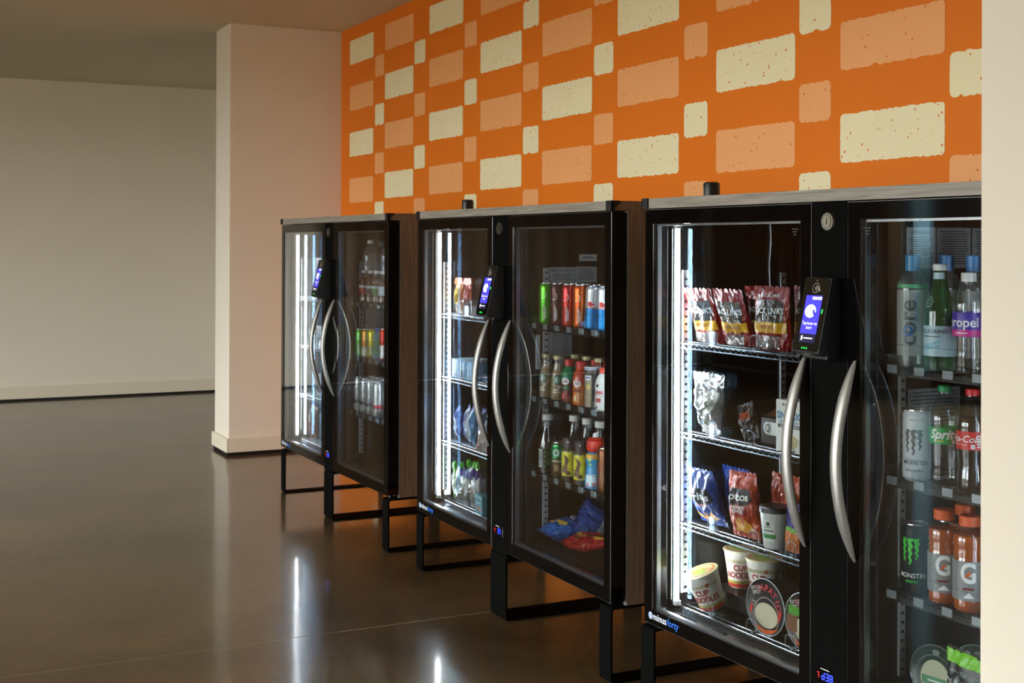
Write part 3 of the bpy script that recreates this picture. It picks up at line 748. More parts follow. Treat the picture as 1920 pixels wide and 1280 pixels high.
# ================================================================== THE STOCK
def item(name, label, cat, group, i, x, y, z, rx=0, ry=0, rz=0):
    """a thing standing in fridge i at local x, y, z; tilt in degrees"""
    rot = Matrix.Rotation(FR[i][2], 3, 'Z') @ Euler((math.radians(rx), math.radians(ry), math.radians(rz)), 'XYZ').to_matrix()
    o = empty(name, toW(i, x, y, z), rot); return tag(o, label, cat, group)
def hexmat(h, rough=.35, metal=0., **k): return mat('ink_%s_%d_%d' % (h.strip('#'), int(rough*100), int(metal*100)), h, rough, metal=metal, var=.03, **k)
def canm(h): return hexmat(h, .24, .55)
def foil(h):
    """glossy printed film with sharp crumple creases"""
    key = 'foil_%s' % h.strip('#')
    if key in MATS: return MATS[key]
    c = tuple(x*.8 for x in srgb(h)[:3])+(1,)
    m = mat(key, c, .34, metal=.05, spec=.3, coat=.28, var=.05, vscale=25); nt = m.node_tree; p = nt.nodes['Principled BSDF']
    tc = nt.nodes.new('ShaderNodeTexCoord'); mp = nt.nodes.new('ShaderNodeMapping'); mp.inputs['Scale'].default_value = (1.25, 1, .7); mp.inputs['Rotation'].default_value = (0, .5, 0)
    n = nt.nodes.new('ShaderNodeTexNoise'); n.inputs['Scale'].default_value = 14; n.inputs['Detail'].default_value = 2
    mx = nt.nodes.new('ShaderNodeMix'); mx.data_type = 'VECTOR'; mx.inputs[0].default_value = .16
    v = nt.nodes.new('ShaderNodeTexVoronoi'); v.inputs['Scale'].default_value = 30
    b = nt.nodes.new('ShaderNodeBump'); b.inputs['Strength'].default_value = .75; b.inputs['Distance'].default_value = .012
    nt.links.new(tc.outputs['Object'], mp.inputs[0]); nt.links.new(mp.outputs[0], n.inputs['Vector']); nt.links.new(mp.outputs[0], mx.inputs[4]); nt.links.new(n.outputs['Color'], mx.inputs[5])
    nt.links.new(mx.outputs[1], v.inputs['Vector']); nt.links.new(v.outputs['Distance'], b.inputs['Height'])
    nt.links.new(b.outputs['Normal'], p.inputs['Normal']); nt.links.new(b.outputs['Normal'], p.inputs['Coat Normal'])
    return m

# ---- cans
def can(i, x, y, z, r, h, body, label, group, prints=(), ang=18, name='drink_can', rx=0, ry=0, lid=True, bands=()):
    t = item(name, label, 'can', group, i, x, y, z, rx, ry)
    prof = [(0, .004), (r*.74, .002), (r*.80, 0), (r*.96, h*.035), (r, h*.06), (r, h*.90), (r*.95, h*.945), (r*.86, h*.985)]
    key = ('can', round(r, 4), round(h, 4), body.name)
    if key not in _C: _C[key] = mesh_of('body', MB().lathe(prof, 26), body)
    b = obj('body', _C[key], body, t)
    key = ('lid', round(r, 4), round(h, 4))
    if key not in _C: _C[key] = mesh_of('lid', MB().lathe([(0, h*.978), (r*.76, h*.978), (r*.80, h), (r*.86, h), (r*.87, h*.985), (r*.84, h*.98)], 26), M_CANTOP)
    ld = obj('lid', _C[key], M_CANTOP, t)
    obj('pull_tab', MB().box(-r*.18, r*.18, -r*.5, r*.1, h*.980, h*.987), M_CANTOP, ld, smooth=False)
    S = S_cyl(prof, ang)
    for (z0, z1, m) in bands: decal('colour_band', S_cyl(prof, 0), rect2d(-PI*r, PI*r, z0*h, z1*h, 30, 4), m, b, .0004)
    for nm, sh, m in prints: decal(nm, S, sh, m, b)
    return t
def claw(cx, z0, z1, w):
    rnd = random.Random(3); sh = []
    for k, (dx, bot) in enumerate(((-w*.5, .12), (0, 0), (w*.5, .2))):
        pts = []; ws = []
        for j in range(13):
            f = j/12; zz = z1-(z1-z0)*(1-bot)*f
            pts.append((cx+dx+w*.07*math.sin(j*1.9+k), zz)); ws.append(w*(.17-.13*f)*(.8+.4*rnd.random())+.0006)
        sh.append(strip2d(pts, ws))
    sh.append(strip2d([(cx-w*.5, z1), (cx-w*.2, z1-.006), (cx, z1-.001)], [w*.08]*3))
    sh.append(strip2d([(cx, z1), (cx+w*.3, z1-.006), (cx+w*.5, z1-.001)], [w*.08]*3))
    return join2d(*sh)
GC = 'cold drink cans in the fridges'
# nearest fridge: the two big energy cans
W_, K_ = M_WTXT, M_KTXT
can(2, .981, .120, SH[1], .034, .168, hexmat('#d9dfe1', .3), 'white tall energy drink can with grey claw mark beside green-labelled bottle', GC,
    [('claw_mark', claw(0, .062, .122, .030), hexmat('#4d5357')), ('lettering', move2d(text2d('MONSTER', .0135, bold=.008), .004, .044), hexmat('#3a3f42')),
     ('lettering', move2d(text2d('ZERO ULTRA', .0072, bold=.008), 0, .026), hexmat('#3a3f42')), ('lettering', move2d(text2d('ZERO SUGAR', .006), .008, .145), hexmat('#b79a2c'))], ang=30)
can(2, .978, .120, SH[2], .034, .168, canm('#0e0f0f'), 'black tall energy drink can with green claw mark beside orange sports drinks', GC,
    [('claw_mark', claw(0, .074, .136, .030), hexmat('#35d423', .4)), ('lettering', move2d(text2d('MONSTER', .0150, bold=.01), .004, .048), W_),
     ('lettering', move2d(text2d('ENERGY', .0085, bold=.008), .004, .034), hexmat('#35d423', .4))], ang=22)
can(2, .985, .215, SH[2], .034, .168, canm('#16181a'), 'second black can standing behind the green-clawed can', GC, [], ang=4)
# middle fridge, top right shelf
def slim(i, x, y, z, col, label, txt=None, tc=None, r=.029, h=.152, band=None, ry=0, ang=40, extra=()):
    pr = []
    if txt: pr.append(('brand_print', join2d(ring2d(-.006, h*.70, .011, .0135, 16, -2.2, 1.2), *[rect2d(-.004+.0045*k, -.0015+.0045*k, h*(.12+.02*k), h*(.50-.05*k), 1, 4) for k in range(3)]), tc or W_))
    pr.append(('side_print', join2d(*[rect2d(r*1.05, r*1.6, h*(.30+.055*k), h*(.30+.055*k)+.003, 4, 1) for k in range(8)]), hexmat('#e8e4dc')))
    return can(i, x, y, z, r, h, canm(col), label, GC, pr+list(extra), ang=ang, ry=ry, bands=band or ())
slim(1, .955, .120, SH[0], '#5fc22b', 'bright green slim can at the left end of the row under the notices', 'swirl')
slim(1, 1.040, .120, SH[0], '#5a2b38', 'maroon slim can between the green and the red can', 'swirl')
slim(1, 1.126, .120, SH[0], '#c2322f', 'red slim can between the maroon and the orange can', 'swirl')
slim(1, 1.210, .120, SH[0], '#e2661c', 'orange slim can left of the blue and silver cans', 'swirl')
rb = [(.02, .50, canm('#1f88cc')), (.50, .97, canm('#d9dde0'))]
def rbp(h=.152): return [('emblem', join2d(disc2d(-.004, h*.60, .009, .009), poly2d([(-.016, h*.58), (-.004, h*.63), (.004, h*.60), (.012, h*.63), (.014, h*.56), (0, h*.57)])), hexmat('#d8323c')), ('lettering', move2d(text2d('Red Bull', .011, bold=.01, shear=.2), 0, h*.52), hexmat('#d22c36'))]
slim(1, 1.290, .120, SH[0], '#1b74c0', 'blue and silver slim can leaning to the right beside the orange can', band=rb, ry=5, extra=rbp())
slim(1, 1.373, .120, SH[0], '#1b74c0', 'blue and silver slim can at the right end, behind the door edge', band=rb, ry=2, extra=rbp())
for k, c in enumerate(('#5fc22b', '#5a2b38', '#c2322f', '#e2661c', '#1b74c0', '#1b74c0')):
    slim(1, .955+.0845*k, .190, SH[0], c, 'slim %s can in the second row of the middle fridge top shelf' % ('green', 'maroon', 'red', 'orange', 'blue', 'dark blue')[k])
# farthest fridge, second right shelf
slim(0, .952, .120, SH[1], '#67c443', 'light green slim can at the left end of the farthest fridge shelf', 'swirl', h=.136)
slim(0, 1.036, .120, SH[1], '#e59a45', 'peach and white slim can in the farthest fridge', 'swirl', h=.140, band=[(.02, .4, canm('#e9e4da'))])
slim(0, 1.120, .120, SH[1], '#d9c92a', 'yellow slim can in the farthest fridge', 'swirl', h=.144)
slim(0, 1.282, .120, SH[1], '#c92d2a', 'red and white slim can at the right end of the farthest fridge shelf', h=.156, band=[(.1, .5, canm('#d9dadb'))])
for k, (x, b, d) in enumerate(((.938, '#2a2d2f', 'first'), (1.024, '#2a2d2f', 'second'), (1.106, '#2a2d2f', 'third'))):
    slim(0, x, .120, SH[2], '#cfd4d4', 'white slim can with black foot band, %s from the left on the low shelf' % d, 'swirl', hexmat('#9aa3a4'), h=.168, band=[(.24, .32, canm(b))])
slim(0, 1.205, .120, SH[2], '#d4d8d8', 'white slim can with a red band, farthest fridge low shelf', r=.033, h=.168, band=[(.24, .34, canm('#cf2b3a'))])
for k in range(4): slim(0, .94+.085*k, .19, SH[2], '#b9bdbd', 'white slim can, number %s of the back row on the low shelf' % ('one', 'two', 'three', 'four')[k], h=.168)

# ---- bottles
def bottle(i, x, y, z, prof, label, group='bottles in the fridges', glass=None, liquid=None, lab=None, cap=None, prints=(), ang=18, name='drink_bottle', cat='bottle', sleeve=None, ry=0, rx=0, H=.23):
    """prof = [(r, z)]; liquid = (level, mat); lab = (z0, z1, mat); cap = (r, z0, z1, mat)"""
    t = item(name, label, cat, group, i, x, y, z, rx, ry)
    g = glass or M_PET
    key = ('btl', tuple(prof), g.name)
    if key not in _C: _C[key] = mesh_of('bottle_body', MB().lathe(prof, 26), g, True, 50)
    b = obj('bottle_body', _C[key], g, t)
    if liquid:
        lv, lm = liquid; key = ('liq', tuple(prof), lv, lm.name)
        if key not in _C:
            q = [(max(0, r-.0022), zz+(.0015 if r > 0 or zz == 0 else 0)) for r, zz in prof if zz < lv]
            last = [(r, zz) for r, zz in prof if zz >= lv][0]; prv = [(r, zz) for r, zz in prof if zz < lv][-1]
            rl = prv[0]+(last[0]-prv[0])*(lv-prv[1])/max(1e-6, last[1]-prv[1])-.0022
            _C[key] = mesh_of('drink', MB().lathe(q+[(rl, lv), (0, lv)], 26), lm, True, 50)
        obj('drink', _C[key], lm, t)
    S = S_cyl(prof, ang); Rm = max(r for r, _ in prof)
    par = b
    if lab:
        z0, z1, lm = lab
        key = ('lab', tuple(prof), z0, z1, lm.name)
        if key not in _C:
            S0 = S_cyl(prof, 0); v, f = rect2d(-PI*Rm, PI*Rm, z0, z1, 32, 8)
            _C[key] = mesh_of('label_band', MB().add([S0(a, c, .0007) for a, c in v], f), lm)
        par = obj('label_band', _C[key], lm, t)
    for nm, sh, m, *e in prints: decal(nm, S, sh, m, par, e[0] if e else .0013)
    if cap:
        r, z0, z1, cm = cap
        key = ('cap', cap[:3], cm.name)
        if key not in _C:
            mb = MB().lathe([(0, z0), (r, z0), (r, z1-.002), (r-.002, z1), (0, z1)], 24)
            _C[key] = mesh_of('cap', mb, cm)
        obj('cap', _C[key], cm, t)
    return t
def P(R, H, pts): return [(0, 0)] + [(round(R*a, 5), round(H*b, 5)) for a, b in pts]
SODA = [(.62, 0), (.86, .012), (.97, .04), (1, .09), (.98, .16), (.93, .22), (.97, .28), (.94, .34), (.96, .38), (.96, .60), (1, .64), (.99, .68), (.88, .76), (.62, .85), (.42, .905), (.37, .925), (.37, .95), (.39, .955)]
COKE = [(.62, 0), (.88, .012), (.98, .04), (1, .10), (.95, .17), (.87, .25), (.86, .30), (.93, .38), (.97, .42), (.97, .60), (1, .64), (.94, .70), (.76, .79), (.52, .88), (.40, .92), (.37, .94), (.37, .955)]
WATER = [(.7, 0), (.93, .012), (.99, .04), (.96, .07), (1, .10), (.96, .13), (1, .16), (.96, .20), (.97, .26), (.97, .60), (1, .64), (1, .70), (.92, .76), (.66, .84), (.45, .885), (.40, .91), (.40, .945)]
SPORT = [(.66, 0), (.92, .012), (.98, .04), (.97, .10), (.97, .57), (.93, .59), (.99, .62), (.93, .645), (1, .68), (1, .75), (.90, .82), (.68, .87), (.58, .885), (.58, .905)]
LONG = [(.8, 0), (.97, .012), (1, .05), (1, .55), (.95, .60), (.72, .70), (.52, .78), (.42, .86), (.39, .93), (.41, .95)]
CORE = [(.7, 0), (.95, .012), (1, .05), (1, .70), (.92, .76), (.62, .82), (.48, .845), (.46, .86)]
FRAP = [(.72, 0), (.94, .012), (1, .05), (.98, .40), (.92, .50), (.72, .66), (.60, .78), (.60, .90)]
LIQ_COLA = mat('cola', '#1e0f09', .08, spec=.6, var=.1)
LIQ_ORNG = mat('orange_sports_drink', '#d4681a', .12, spec=.5, var=.06, trans=.25)
CLEARL = None
PK = hexmat('#e8e8e4')
# nearest fridge, top right shelf
R_, H_ = .036, .268
bottle(2, .966, .120, SH[0], P(R_, H_, CORE), 'clear water bottle with blue cap and tall grey lettering, top shelf near the post', glass=M_PETB, cap=(.018, H_*.86, H_*1.0, hexmat('#4f9ad0', .3)),
       lab=(.03, .185, sheet_glass('frosted_label', tint=(.7, .74, .74, 1), gain=1.3, haze=((.75, .78, .78, 1), .45), rough=.1)),
       prints=[('lettering', move2d(text2d('core', .058, bold=.02), 0, .108, rot=PI/2), hexmat('#4a5458')), ('lettering', move2d(text2d('HYDRATION', .0155), .020, .135, rot=PI/2), hexmat('#3a86b8')),
               ('green_line', rect2d(-.05, .09, .190, .199, 12, 1), hexmat('#5fc08a')), ('blue_eye', join2d(ring2d(0, .0885, .007, .012, 18)), hexmat('#1f62b0'), .0018)], ang=28)
H_ = .245
bottle(2, 1.052, .120, SH[0], P(.036, H_, LONG), 'green sparkling water bottle with white cap and pale blue label', glass=M_GREENG, cap=(.0165, H_*.95, H_*1.012, M_WHITE),
       lab=(.035, .105, hexmat('#b5cfd6')), prints=[('lettering', move2d(text2d('S.PELLEGRINO', .0125, bold=.01), 0, .092), hexmat('#22384e')), ('small_print', rect2d(-.022, .022, .0795, .0815, 5, 1), hexmat('#22384e')),
       ('cyan_script', move2d(join2d(*[ring2d(-.016+.008*k, 0, .004, .0062, 10, .3, 5.2) for k in range(5)]), .002, .059, rot=.3), hexmat('#55b4d8')), ('neck_band', rect2d(-.05, .05, .213, .228, 16, 2), hexmat('#b9cfd6'), .0009),
       ('seal', join2d(ring2d(-.010, .160, .011, .0125, 20), ring2d(-.010, .160, .005, .006, 16)), hexmat('#b9cfc6'), .0009)], ang=8)
H_ = .225
bottle(2, 1.138, .120, SH[0], P(.036, H_, WATER), 'clear fitness water bottle with purple and pink label and white cap', glass=M_PET, cap=(.017, H_*.93, H_*1.02, M_WHITE), liquid=None,
       lab=(.085, .140, hexmat('#4a3aa6')), prints=[('lettering', move2d(text2d('propel', .030, bold=.015), 0, .117), W_), ('pink_band', rect2d(-.06, .06, .086, .101, 16, 1), hexmat('#d0338e'), .0011), ('small_print', rect2d(-.016, .014, .0925, .0948, 4, 1), W_, .0018)], ang=16)
H_ = .268
for k, (x, lb) in enumerate(((.990, 'first'), (1.075, 'second'), (1.16, 'third'))):
    bottle(2, x, .205, SH[0], P(.036, H_, CORE), 'clear water bottle with blue cap, %s from the post in the second row' % lb, glass=M_PETB, cap=(.018, H_*.86, H_, hexmat('#3f87c4', .3)), lab=(.03, .185, MATS['frosted_label']))
H_ = .245
bottle(2, 1.185, .19, SH[0], P(.036, H_, LONG), 'green sparkling water bottle behind the fitness water', glass=M_GREENG, cap=(.0165, H_*.95, H_*1.012, M_WHITE), lab=(.035, .105, hexmat('#b5cfd6')))
# second shelf
H_ = .230
bottle(2, 1.067, .120, SH[1], P(.036, H_, SODA), 'clear soda bottle with green label and green cap', cap=(.0155, H_*.945, H_*1.01, hexmat('#138a4a')), lab=(.100, .137, hexmat('#12a04f')),
       prints=[('lettering', move2d(text2d('Sprite', .0300, shear=.35, bold=.03), 0, .1215), W_), ('calorie_panel', rect2d(.018, .027, .101, .110, 2, 1), W_), ('yellow_line', rect2d(-.022, 0, .1055, .108, 3, 1), hexmat('#d8d040'))], ang=40)
bottle(2, 1.150, .120, SH[1], P(.036, H_, COKE), 'dark cola bottle with red label and red cap', liquid=(.168, LIQ_COLA), cap=(.0155, H_*.945, H_*1.01, hexmat('#d8262c')), lab=(.098, .139, hexmat('#d5202a')),
       prints=[('lettering', move2d(text2d('Coca-Cola', .0215, shear=.3, bold=.012), -.012, .1215), W_), ('lettering', move2d(text2d('ORIGINAL TASTE', .005), -.014, .1085), W_), ('calorie_panel', rect2d(.014, .023, .1005, .1105, 2, 1), W_), ('facts_panel', join2d(*[rect2d(.028, .045, .104+.006*k, .107+.006*k, 3, 1) for k in range(5)]), W_)], ang=14)
bottle(2, 1.115, .205, SH[1], P(.036, H_, SODA), 'clear soda bottle with green cap standing behind the cola', cap=(.0155, H_*.945, H_*1.01, hexmat('#138a4a')), lab=(.100, .137, hexmat('#12a04f')))
bottle(2, 1.20, .205, SH[1], P(.036, H_, COKE), 'dark cola bottle in the second row', liquid=(.168, LIQ_COLA), cap=(.0155, H_*.945, H_*1.01, hexmat('#d8262c')), lab=(.098, .139, hexmat('#d5202a')))
# third shelf: orange sports drinks
H_ = .216
def sport(x, y, label, ang):
    bottle(2, x, y, SH[2], P(.0375, H_, SPORT), label, liquid=(H_*.80, LIQ_ORNG), cap=(.0235, H_*.895, H_*1.0, hexmat('#e8622a', .4)), lab=(.030, .118, hexmat('#8d908e', .3)),
           prints=[('big_letter', move2d(text2d('G', .062, bold=.03), 0, .090, su=.8), W_), ('bolt', poly2d([(-.010, .079), (.004, .101), (.001, .093), (.010, .095), (-.004, .079), (.001, .087)]), hexmat('#e06a22'), .0019),
                   ('flavour_band', rect2d(-.013, .013, .054, .0595, 4, 1), hexmat('#7a2f28')), ('white_peak', poly2d([(-.012, .036), (.014, .036), (.002, .049)]), W_), ('facts_panel', join2d(*[rect2d(.034, .060, .045+.007*k, .048+.007*k, 4, 1) for k in range(9)]), hexmat('#b9bbba'))], ang=ang)
sport(1.066, .120, 'orange sports drink bottle with a big white G, beside the black can', 40)
sport(1.144, .118, 'orange sports drink bottle with a big white G, next to the wall edge', 38)
sport(1.135, .205, 'orange sports drink bottle in the second row', 14); sport(1.05, .205, 'orange sports drink bottle behind the black can', 14)

# middle fridge, second right shelf
COFFEE = hexmat('#a98f66', .2)
CG = mat('siren_green', '#2f7d5c', .4, var=.05)
H_ = .163
def frap(x, y, label, ang=10):
    bottle(1, x, y, SH[1], P(.031, H_, FRAP), label, liquid=(H_*.80, COFFEE), cap=(.021, H_*.90, H_*.985, hexmat('#b8ad84', .35, .4)),
           prints=[('emblem', disc2d(0, .075, .0145, .0165, 24), CG), ('emblem_detail', join2d(ring2d(0, .075, .010, .0115, 20), poly2d([(-.004, .068), (.004, .068), (.006, .078), (0, .086), (-.006, .078)])), hexmat('#dfe6dc'), .0018),
                   ('label_print', join2d(rect2d(-.012, .012, .030, .034, 3, 1), rect2d(-.009, .009, .038, .042, 3, 1), rect2d(.004, .016, .045, .055, 2, 1)), hexmat('#ece4d2'))], ang=ang)
frap(.958, .120, 'bottled iced coffee with a round green emblem, left of two', 26); frap(1.046, .120, 'bottled iced coffee with a round green emblem, right of two', 46)
for k, w in enumerate(('first', 'second', 'third', 'fourth')): frap(1.03+.085*k, .200, 'bottled iced coffee in the second row, %s from the left' % w)
JUG = [(.8, 0), (.97, .012), (1, .05), (.98, .35), (.94, .45), (1, .58), (.86, .74), (.55, .84), (.5, .88)]
H_ = .150
def creamer(x, y, z, base, top, label, mid=None, capc='#d02c2c', i=1):
    bottle(i, x, y, z, P(.030, H_, JUG), label, glass=hexmat(base, .3), cap=(.0185, H_*.87, H_*1.02, hexmat(capc, .35)), lab=(H_*.50, H_*.86, hexmat(top, .3)),
           prints=[('oval_badge', disc2d(-.002, H_*.52, .016, .0125, 22), W_, .0016), ('badge_print', join2d(ring2d(-.002, H_*.52, .0085, .010, 18, .3, 2.8), rect2d(-.009, .006, H_*.50, H_*.525, 3, 1)), hexmat('#b03038'), .0020),
                   ('flavour_panel', rect2d(-.014, .012, H_*.33, H_*.40, 4, 1), hexmat(mid or top), .0012), ('lower_print', join2d(rect2d(-.014, -.003, H_*.12, H_*.25, 2, 2), rect2d(.002, .006, H_*.10, H_*.32, 1, 3)), hexmat('#d84a44' if base != '#e07a1c' else '#f2d9a6'), .0012)], ang=32)
creamer(1.128, .120, SH[1], '#5b2a2c', '#157a45', 'green and maroon creamer bottle with red cap and white oval badge', mid='#1a8a52')
creamer(1.212, .120, SH[1], '#e07a1c', '#c8421c', 'orange creamer bottle with red cap and white oval badge', mid='#9a2a1c')
creamer(1.185, .195, SH[1], '#5b2a2c', '#157a45', 'green and maroon creamer bottle in the second row'); creamer(1.27, .195, SH[1], '#e07a1c', '#c8421c', 'orange creamer bottle in the second row')
H_ = .142
bottle(1, 1.297, .120, SH[1], P(.031, H_, [(.85, 0), (1, .02), (1, .90), (.97, .93)]), 'tan and charcoal protein shake with a blue and white lid', glass=hexmat('#4b4544', .25), cap=(.032, H_*.93, H_*1.0, M_WHITE),
       lab=(.005, H_*.90, hexmat('#4b4544', .25)), prints=[('tan_panel', rect2d(-.024, .006, .008, .115, 6, 3), hexmat('#9a8c72')), ('lid_stripe', rect2d(-.09, .09, H_*.945, H_*.97, 24, 1), hexmat('#27488f'), .0022), ('shield', poly2d([(-.022, .112), (.004, .112), (.002, .100), (-.009, .096), (-.020, .100)]), hexmat('#e8ecf2'), .0018), ('shield_print', rect2d(-.019, .001, .1035, .1085, 3, 1), hexmat('#22407c'), .0022), ('banana', disc2d(-.006, .075, .010, .008), hexmat('#d8bd62'), .0018)], ang=38)
H_ = .142
bottle(1, 1.364, .120, SH[1], P(.029, H_, JUG), 'white and red bottle with red cap at the right end of the shelf', glass=hexmat('#e2e2dc', .3), cap=(.014, H_*.87, H_*1.02, hexmat('#d8402c')), prints=[('brand_print', join2d(*[rect2d(-.016+.007*k, -.0115+.007*k, .056, .068, 1, 2) for k in range(4)]), hexmat('#c02a4a')), ('red_panel', rect2d(-.016, .004, .030, .044, 3, 1), hexmat('#a8241f')), ('black_spots', join2d(disc2d(-.01, .085, .006, .005), disc2d(-.014, .012, .005, .004)), K_)], ang=34)
# middle fridge, third right shelf
H_ = .212
DKL = mat('dark_tea', '#241711', .1, spec=.6, var=.1)
bottle(1, .962, .120, SH[2], P(.034, H_, [(.8, 0), (.97, .012), (1, .05), (1, .45), (.9, .55), (.62, .72), (.52, .80), (.5, .90)]), 'tall dark tea bottle with white cap and leafy label', liquid=(H_*.78, DKL), cap=(.020, H_*.90, H_*1.0, M_WHITE),
       lab=(.020, .090, hexmat('#1e241c', .3)), prints=[('white_panel', rect2d(-.024, -.008, .024, .088, 3, 2), hexmat('#c6cec8')), ('barcode', join2d(*[rect2d(-.022, -.010, .030+.006*k, .033+.006*k, 2, 1) for k in range(9)]), K_, .0018), ('leaves', join2d(*[disc2d(.004+.011*(k % 2), .028+.0085*k, .005, .003) for k in range(7)]), hexmat('#5c9a38'))], ang=42)
for k, (x, w) in enumerate(((1.03, 'left'), (1.125, 'middle'), (1.215, 'right'))):
    bottle(1, x, .195, SH[2], P(.034, H_, [(.8, 0), (.97, .012), (1, .05), (1, .45), (.9, .55), (.62, .72), (.52, .80), (.5, .90)]), 'tall clear bottle with white cap in the second row, %s one' % w, liquid=(H_*.45, DKL), cap=(.020, H_*.90, H_*1.0, M_WHITE))
can(1, 1.056, .120, SH[2], .031, .124, canm('#6e5333'), 'short green and brown espresso can', GC, [('emblem', disc2d(-.002, .088, .013, .013, 20), hexmat('#d9e6dc')), ('emblem_detail', join2d(disc2d(-.002, .088, .009, .009, 16)), CG), ('lettering', move2d(text2d('ESPRESSO', .010, bold=.015), 0, .058), hexmat('#e4dccb')), ('small_print', join2d(*[rect2d(-.010, .010, .024+.006*k, .027+.006*k, 3, 1) for k in range(4)]), hexmat('#b89e6a'))], ang=40, bands=[(.545, .93, canm('#0f8a4c'))])
YO = [(.82, 0), (.98, .012), (1, .05), (1, .62), (.94, .70), (.80, .76), (.78, .80), (.88, .815), (.88, .96)]
H_ = .150
def shake(x, y, label):
    bottle(1, x, y, SH[2], P(.030, H_, YO), label, glass=hexmat('#4a352c', .3), lab=(.018, H_*.70, hexmat('#8c9a86', .4)), cap=(.0275, H_*.80, H_*1.0, hexmat('#43343a')),
           prints=[('yellow_panel', poly2d([(-.030, .018), (.014, .018), (.014, .096), (.008, .108), (.002, .100), (-.008, .096), (-.016, .104), (-.030, .100)]), hexmat('#e6da1e')),
                   ('brown_swirl', strip2d([(-.016, .030), (-.014, .045), (-.010, .060), (-.006, .072), (-.010, .084), (-.018, .092)], [.013, .009, .006, .007, .006, .001]), hexmat('#6a4030'), .0018), ('brown_swirl', disc2d(-.004, .030, .010, .008), hexmat('#6a4030'), .0018),
                   ('side_text', join2d(*[rect2d(.018, .034, .026+.008*k, .030+.008*k, 3, 1) for k in range(8)]), hexmat('#4e5a4e')), ('cap_mark', strip2d([(-.006, .140), (-.003, .133), (0, .140)], [.001]*3), W_, .004)], ang=52)
shake(1.133, .120, 'yellow and brown chocolate drink bottle, left of two'); shake(1.219, .120, 'yellow and brown chocolate drink bottle, right of two')
shake(1.20, .20, 'yellow and brown chocolate drink bottle in the second row')
KID = [(.85, 0), (1, .02), (1, .20), (.86, .36), (.80, .44), (.92, .52), (.86, .62), (.60, .66)]
H_ = .188
bottle(1, 1.310, .120, SH[2], P(.035, H_, KID), 'blue kids juice bottle with a big red cap', glass=hexmat('#2f9fd6', .3), cap=(.0195, H_*.64, H_*.68, hexmat('#e8b23a')), prints=[('white_splash', rect2d(-.026, .012, .012, .052, 6, 3), hexmat('#d8eef4')), ('number', move2d(text2d('2', .030, bold=.02), -.012, .092), hexmat('#c7de3a')), ('fruit', join2d(disc2d(-.018, .017, .006, .006), disc2d(.006, .018, .007, .007)), hexmat('#d84a30')), ('side_text', join2d(*[rect2d(.022, .046, .030+.010*k, .034+.010*k, 4, 1) for k in range(7)]), hexmat('#9fd0e4')), ('orange_band', rect2d(-.09, .09, H_*.55, H_*.635, 24, 1), hexmat('#e8a83a'))], ang=44)
t = [o for o in bpy.data.objects if o.get('label') == 'blue kids juice bottle with a big red cap'][0]
obj('lobed_cap', MB().lathe([(.022, H_*.66), (.029, H_*.70), (.031, H_*.77), (.028, H_*.86), (.020, H_*.92), (0, H_*.93)], 14), hexmat('#d8301f', .3), t, ang=20)
obj('spout', MB().lathe([(.009, H_*.91), (.009, H_*.97), (.006, H_*1.0), (0, H_*1.0)], 14), M_WHITE, t)
can(1, 1.385, .118, SH[2], .029, .150, canm('#7a4a2a'), 'red and brown can half hidden by the door edge', GC, [('red_dots', join2d(disc2d(-.012, .080, .008, .010), disc2d(-.012, .035, .008, .010)), hexmat('#c83a3a'))], ang=0)
# farthest fridge bottles
H_ = .310
for x, w in ((1.002, 'left'), (1.236, 'right')):
    bottle(0, x, .150, SH[0], P(.041, H_, [(.8, 0), (.96, .01), (1, .04), (1, .74), (.96, .79), (.80, .85), (.52, .90), (.36, .925), (.35, .95)]), 'large clear water bottle, the %s one of two in the farthest fridge' % w, glass=M_PETB, cap=(.0165, H_*.945, H_*1.0, M_WHITE),
           prints=[('lettering', move2d(text2d('smartwater', .030, bold=.015), 0, .13, rot=PI/2), hexmat('#3a4f8c')), ('droplet', disc2d(.02, .20, .006, .012), hexmat('#44608f'))], ang=10)
H_ = .160
for k, (c, w) in enumerate((('#c8322c', 'red'), ('#5a5a68', 'grey'), ('#3f9a3c', 'green'), ('#c9cdd8', 'pale'))):
    bottle(0, 1.04+.084*k, .108, SH[0], P(.030, H_, SODA), 'small bottle of brown drink with %s label, front row of the farthest fridge' % w, liquid=(H_*.8, hexmat('#5e3a22', .1)), cap=(.0165, H_*.93, H_*1.02, M_WHITE), lab=(.048, .078, hexmat(c)), prints=[('white_band', rect2d(-.08, .08, .078, .090, 20, 1), hexmat('#c9d0d0'))])
H_ = .156
bottle(0, 1.200, .120, SH[1], P(.030, H_, SODA), 'blue and green bottle with blue cap among the slim cans', glass=hexmat('#4a8fae', .2), cap=(.020, H_*.84, H_*1.0, hexmat('#2a46b0')), lab=(.03, .10, hexmat('#3f8f7a')), prints=[('leaf_print', join2d(disc2d(0, .06, .01, .012), disc2d(.004, .085, .008, .01)), hexmat('#2f7a2c'))])

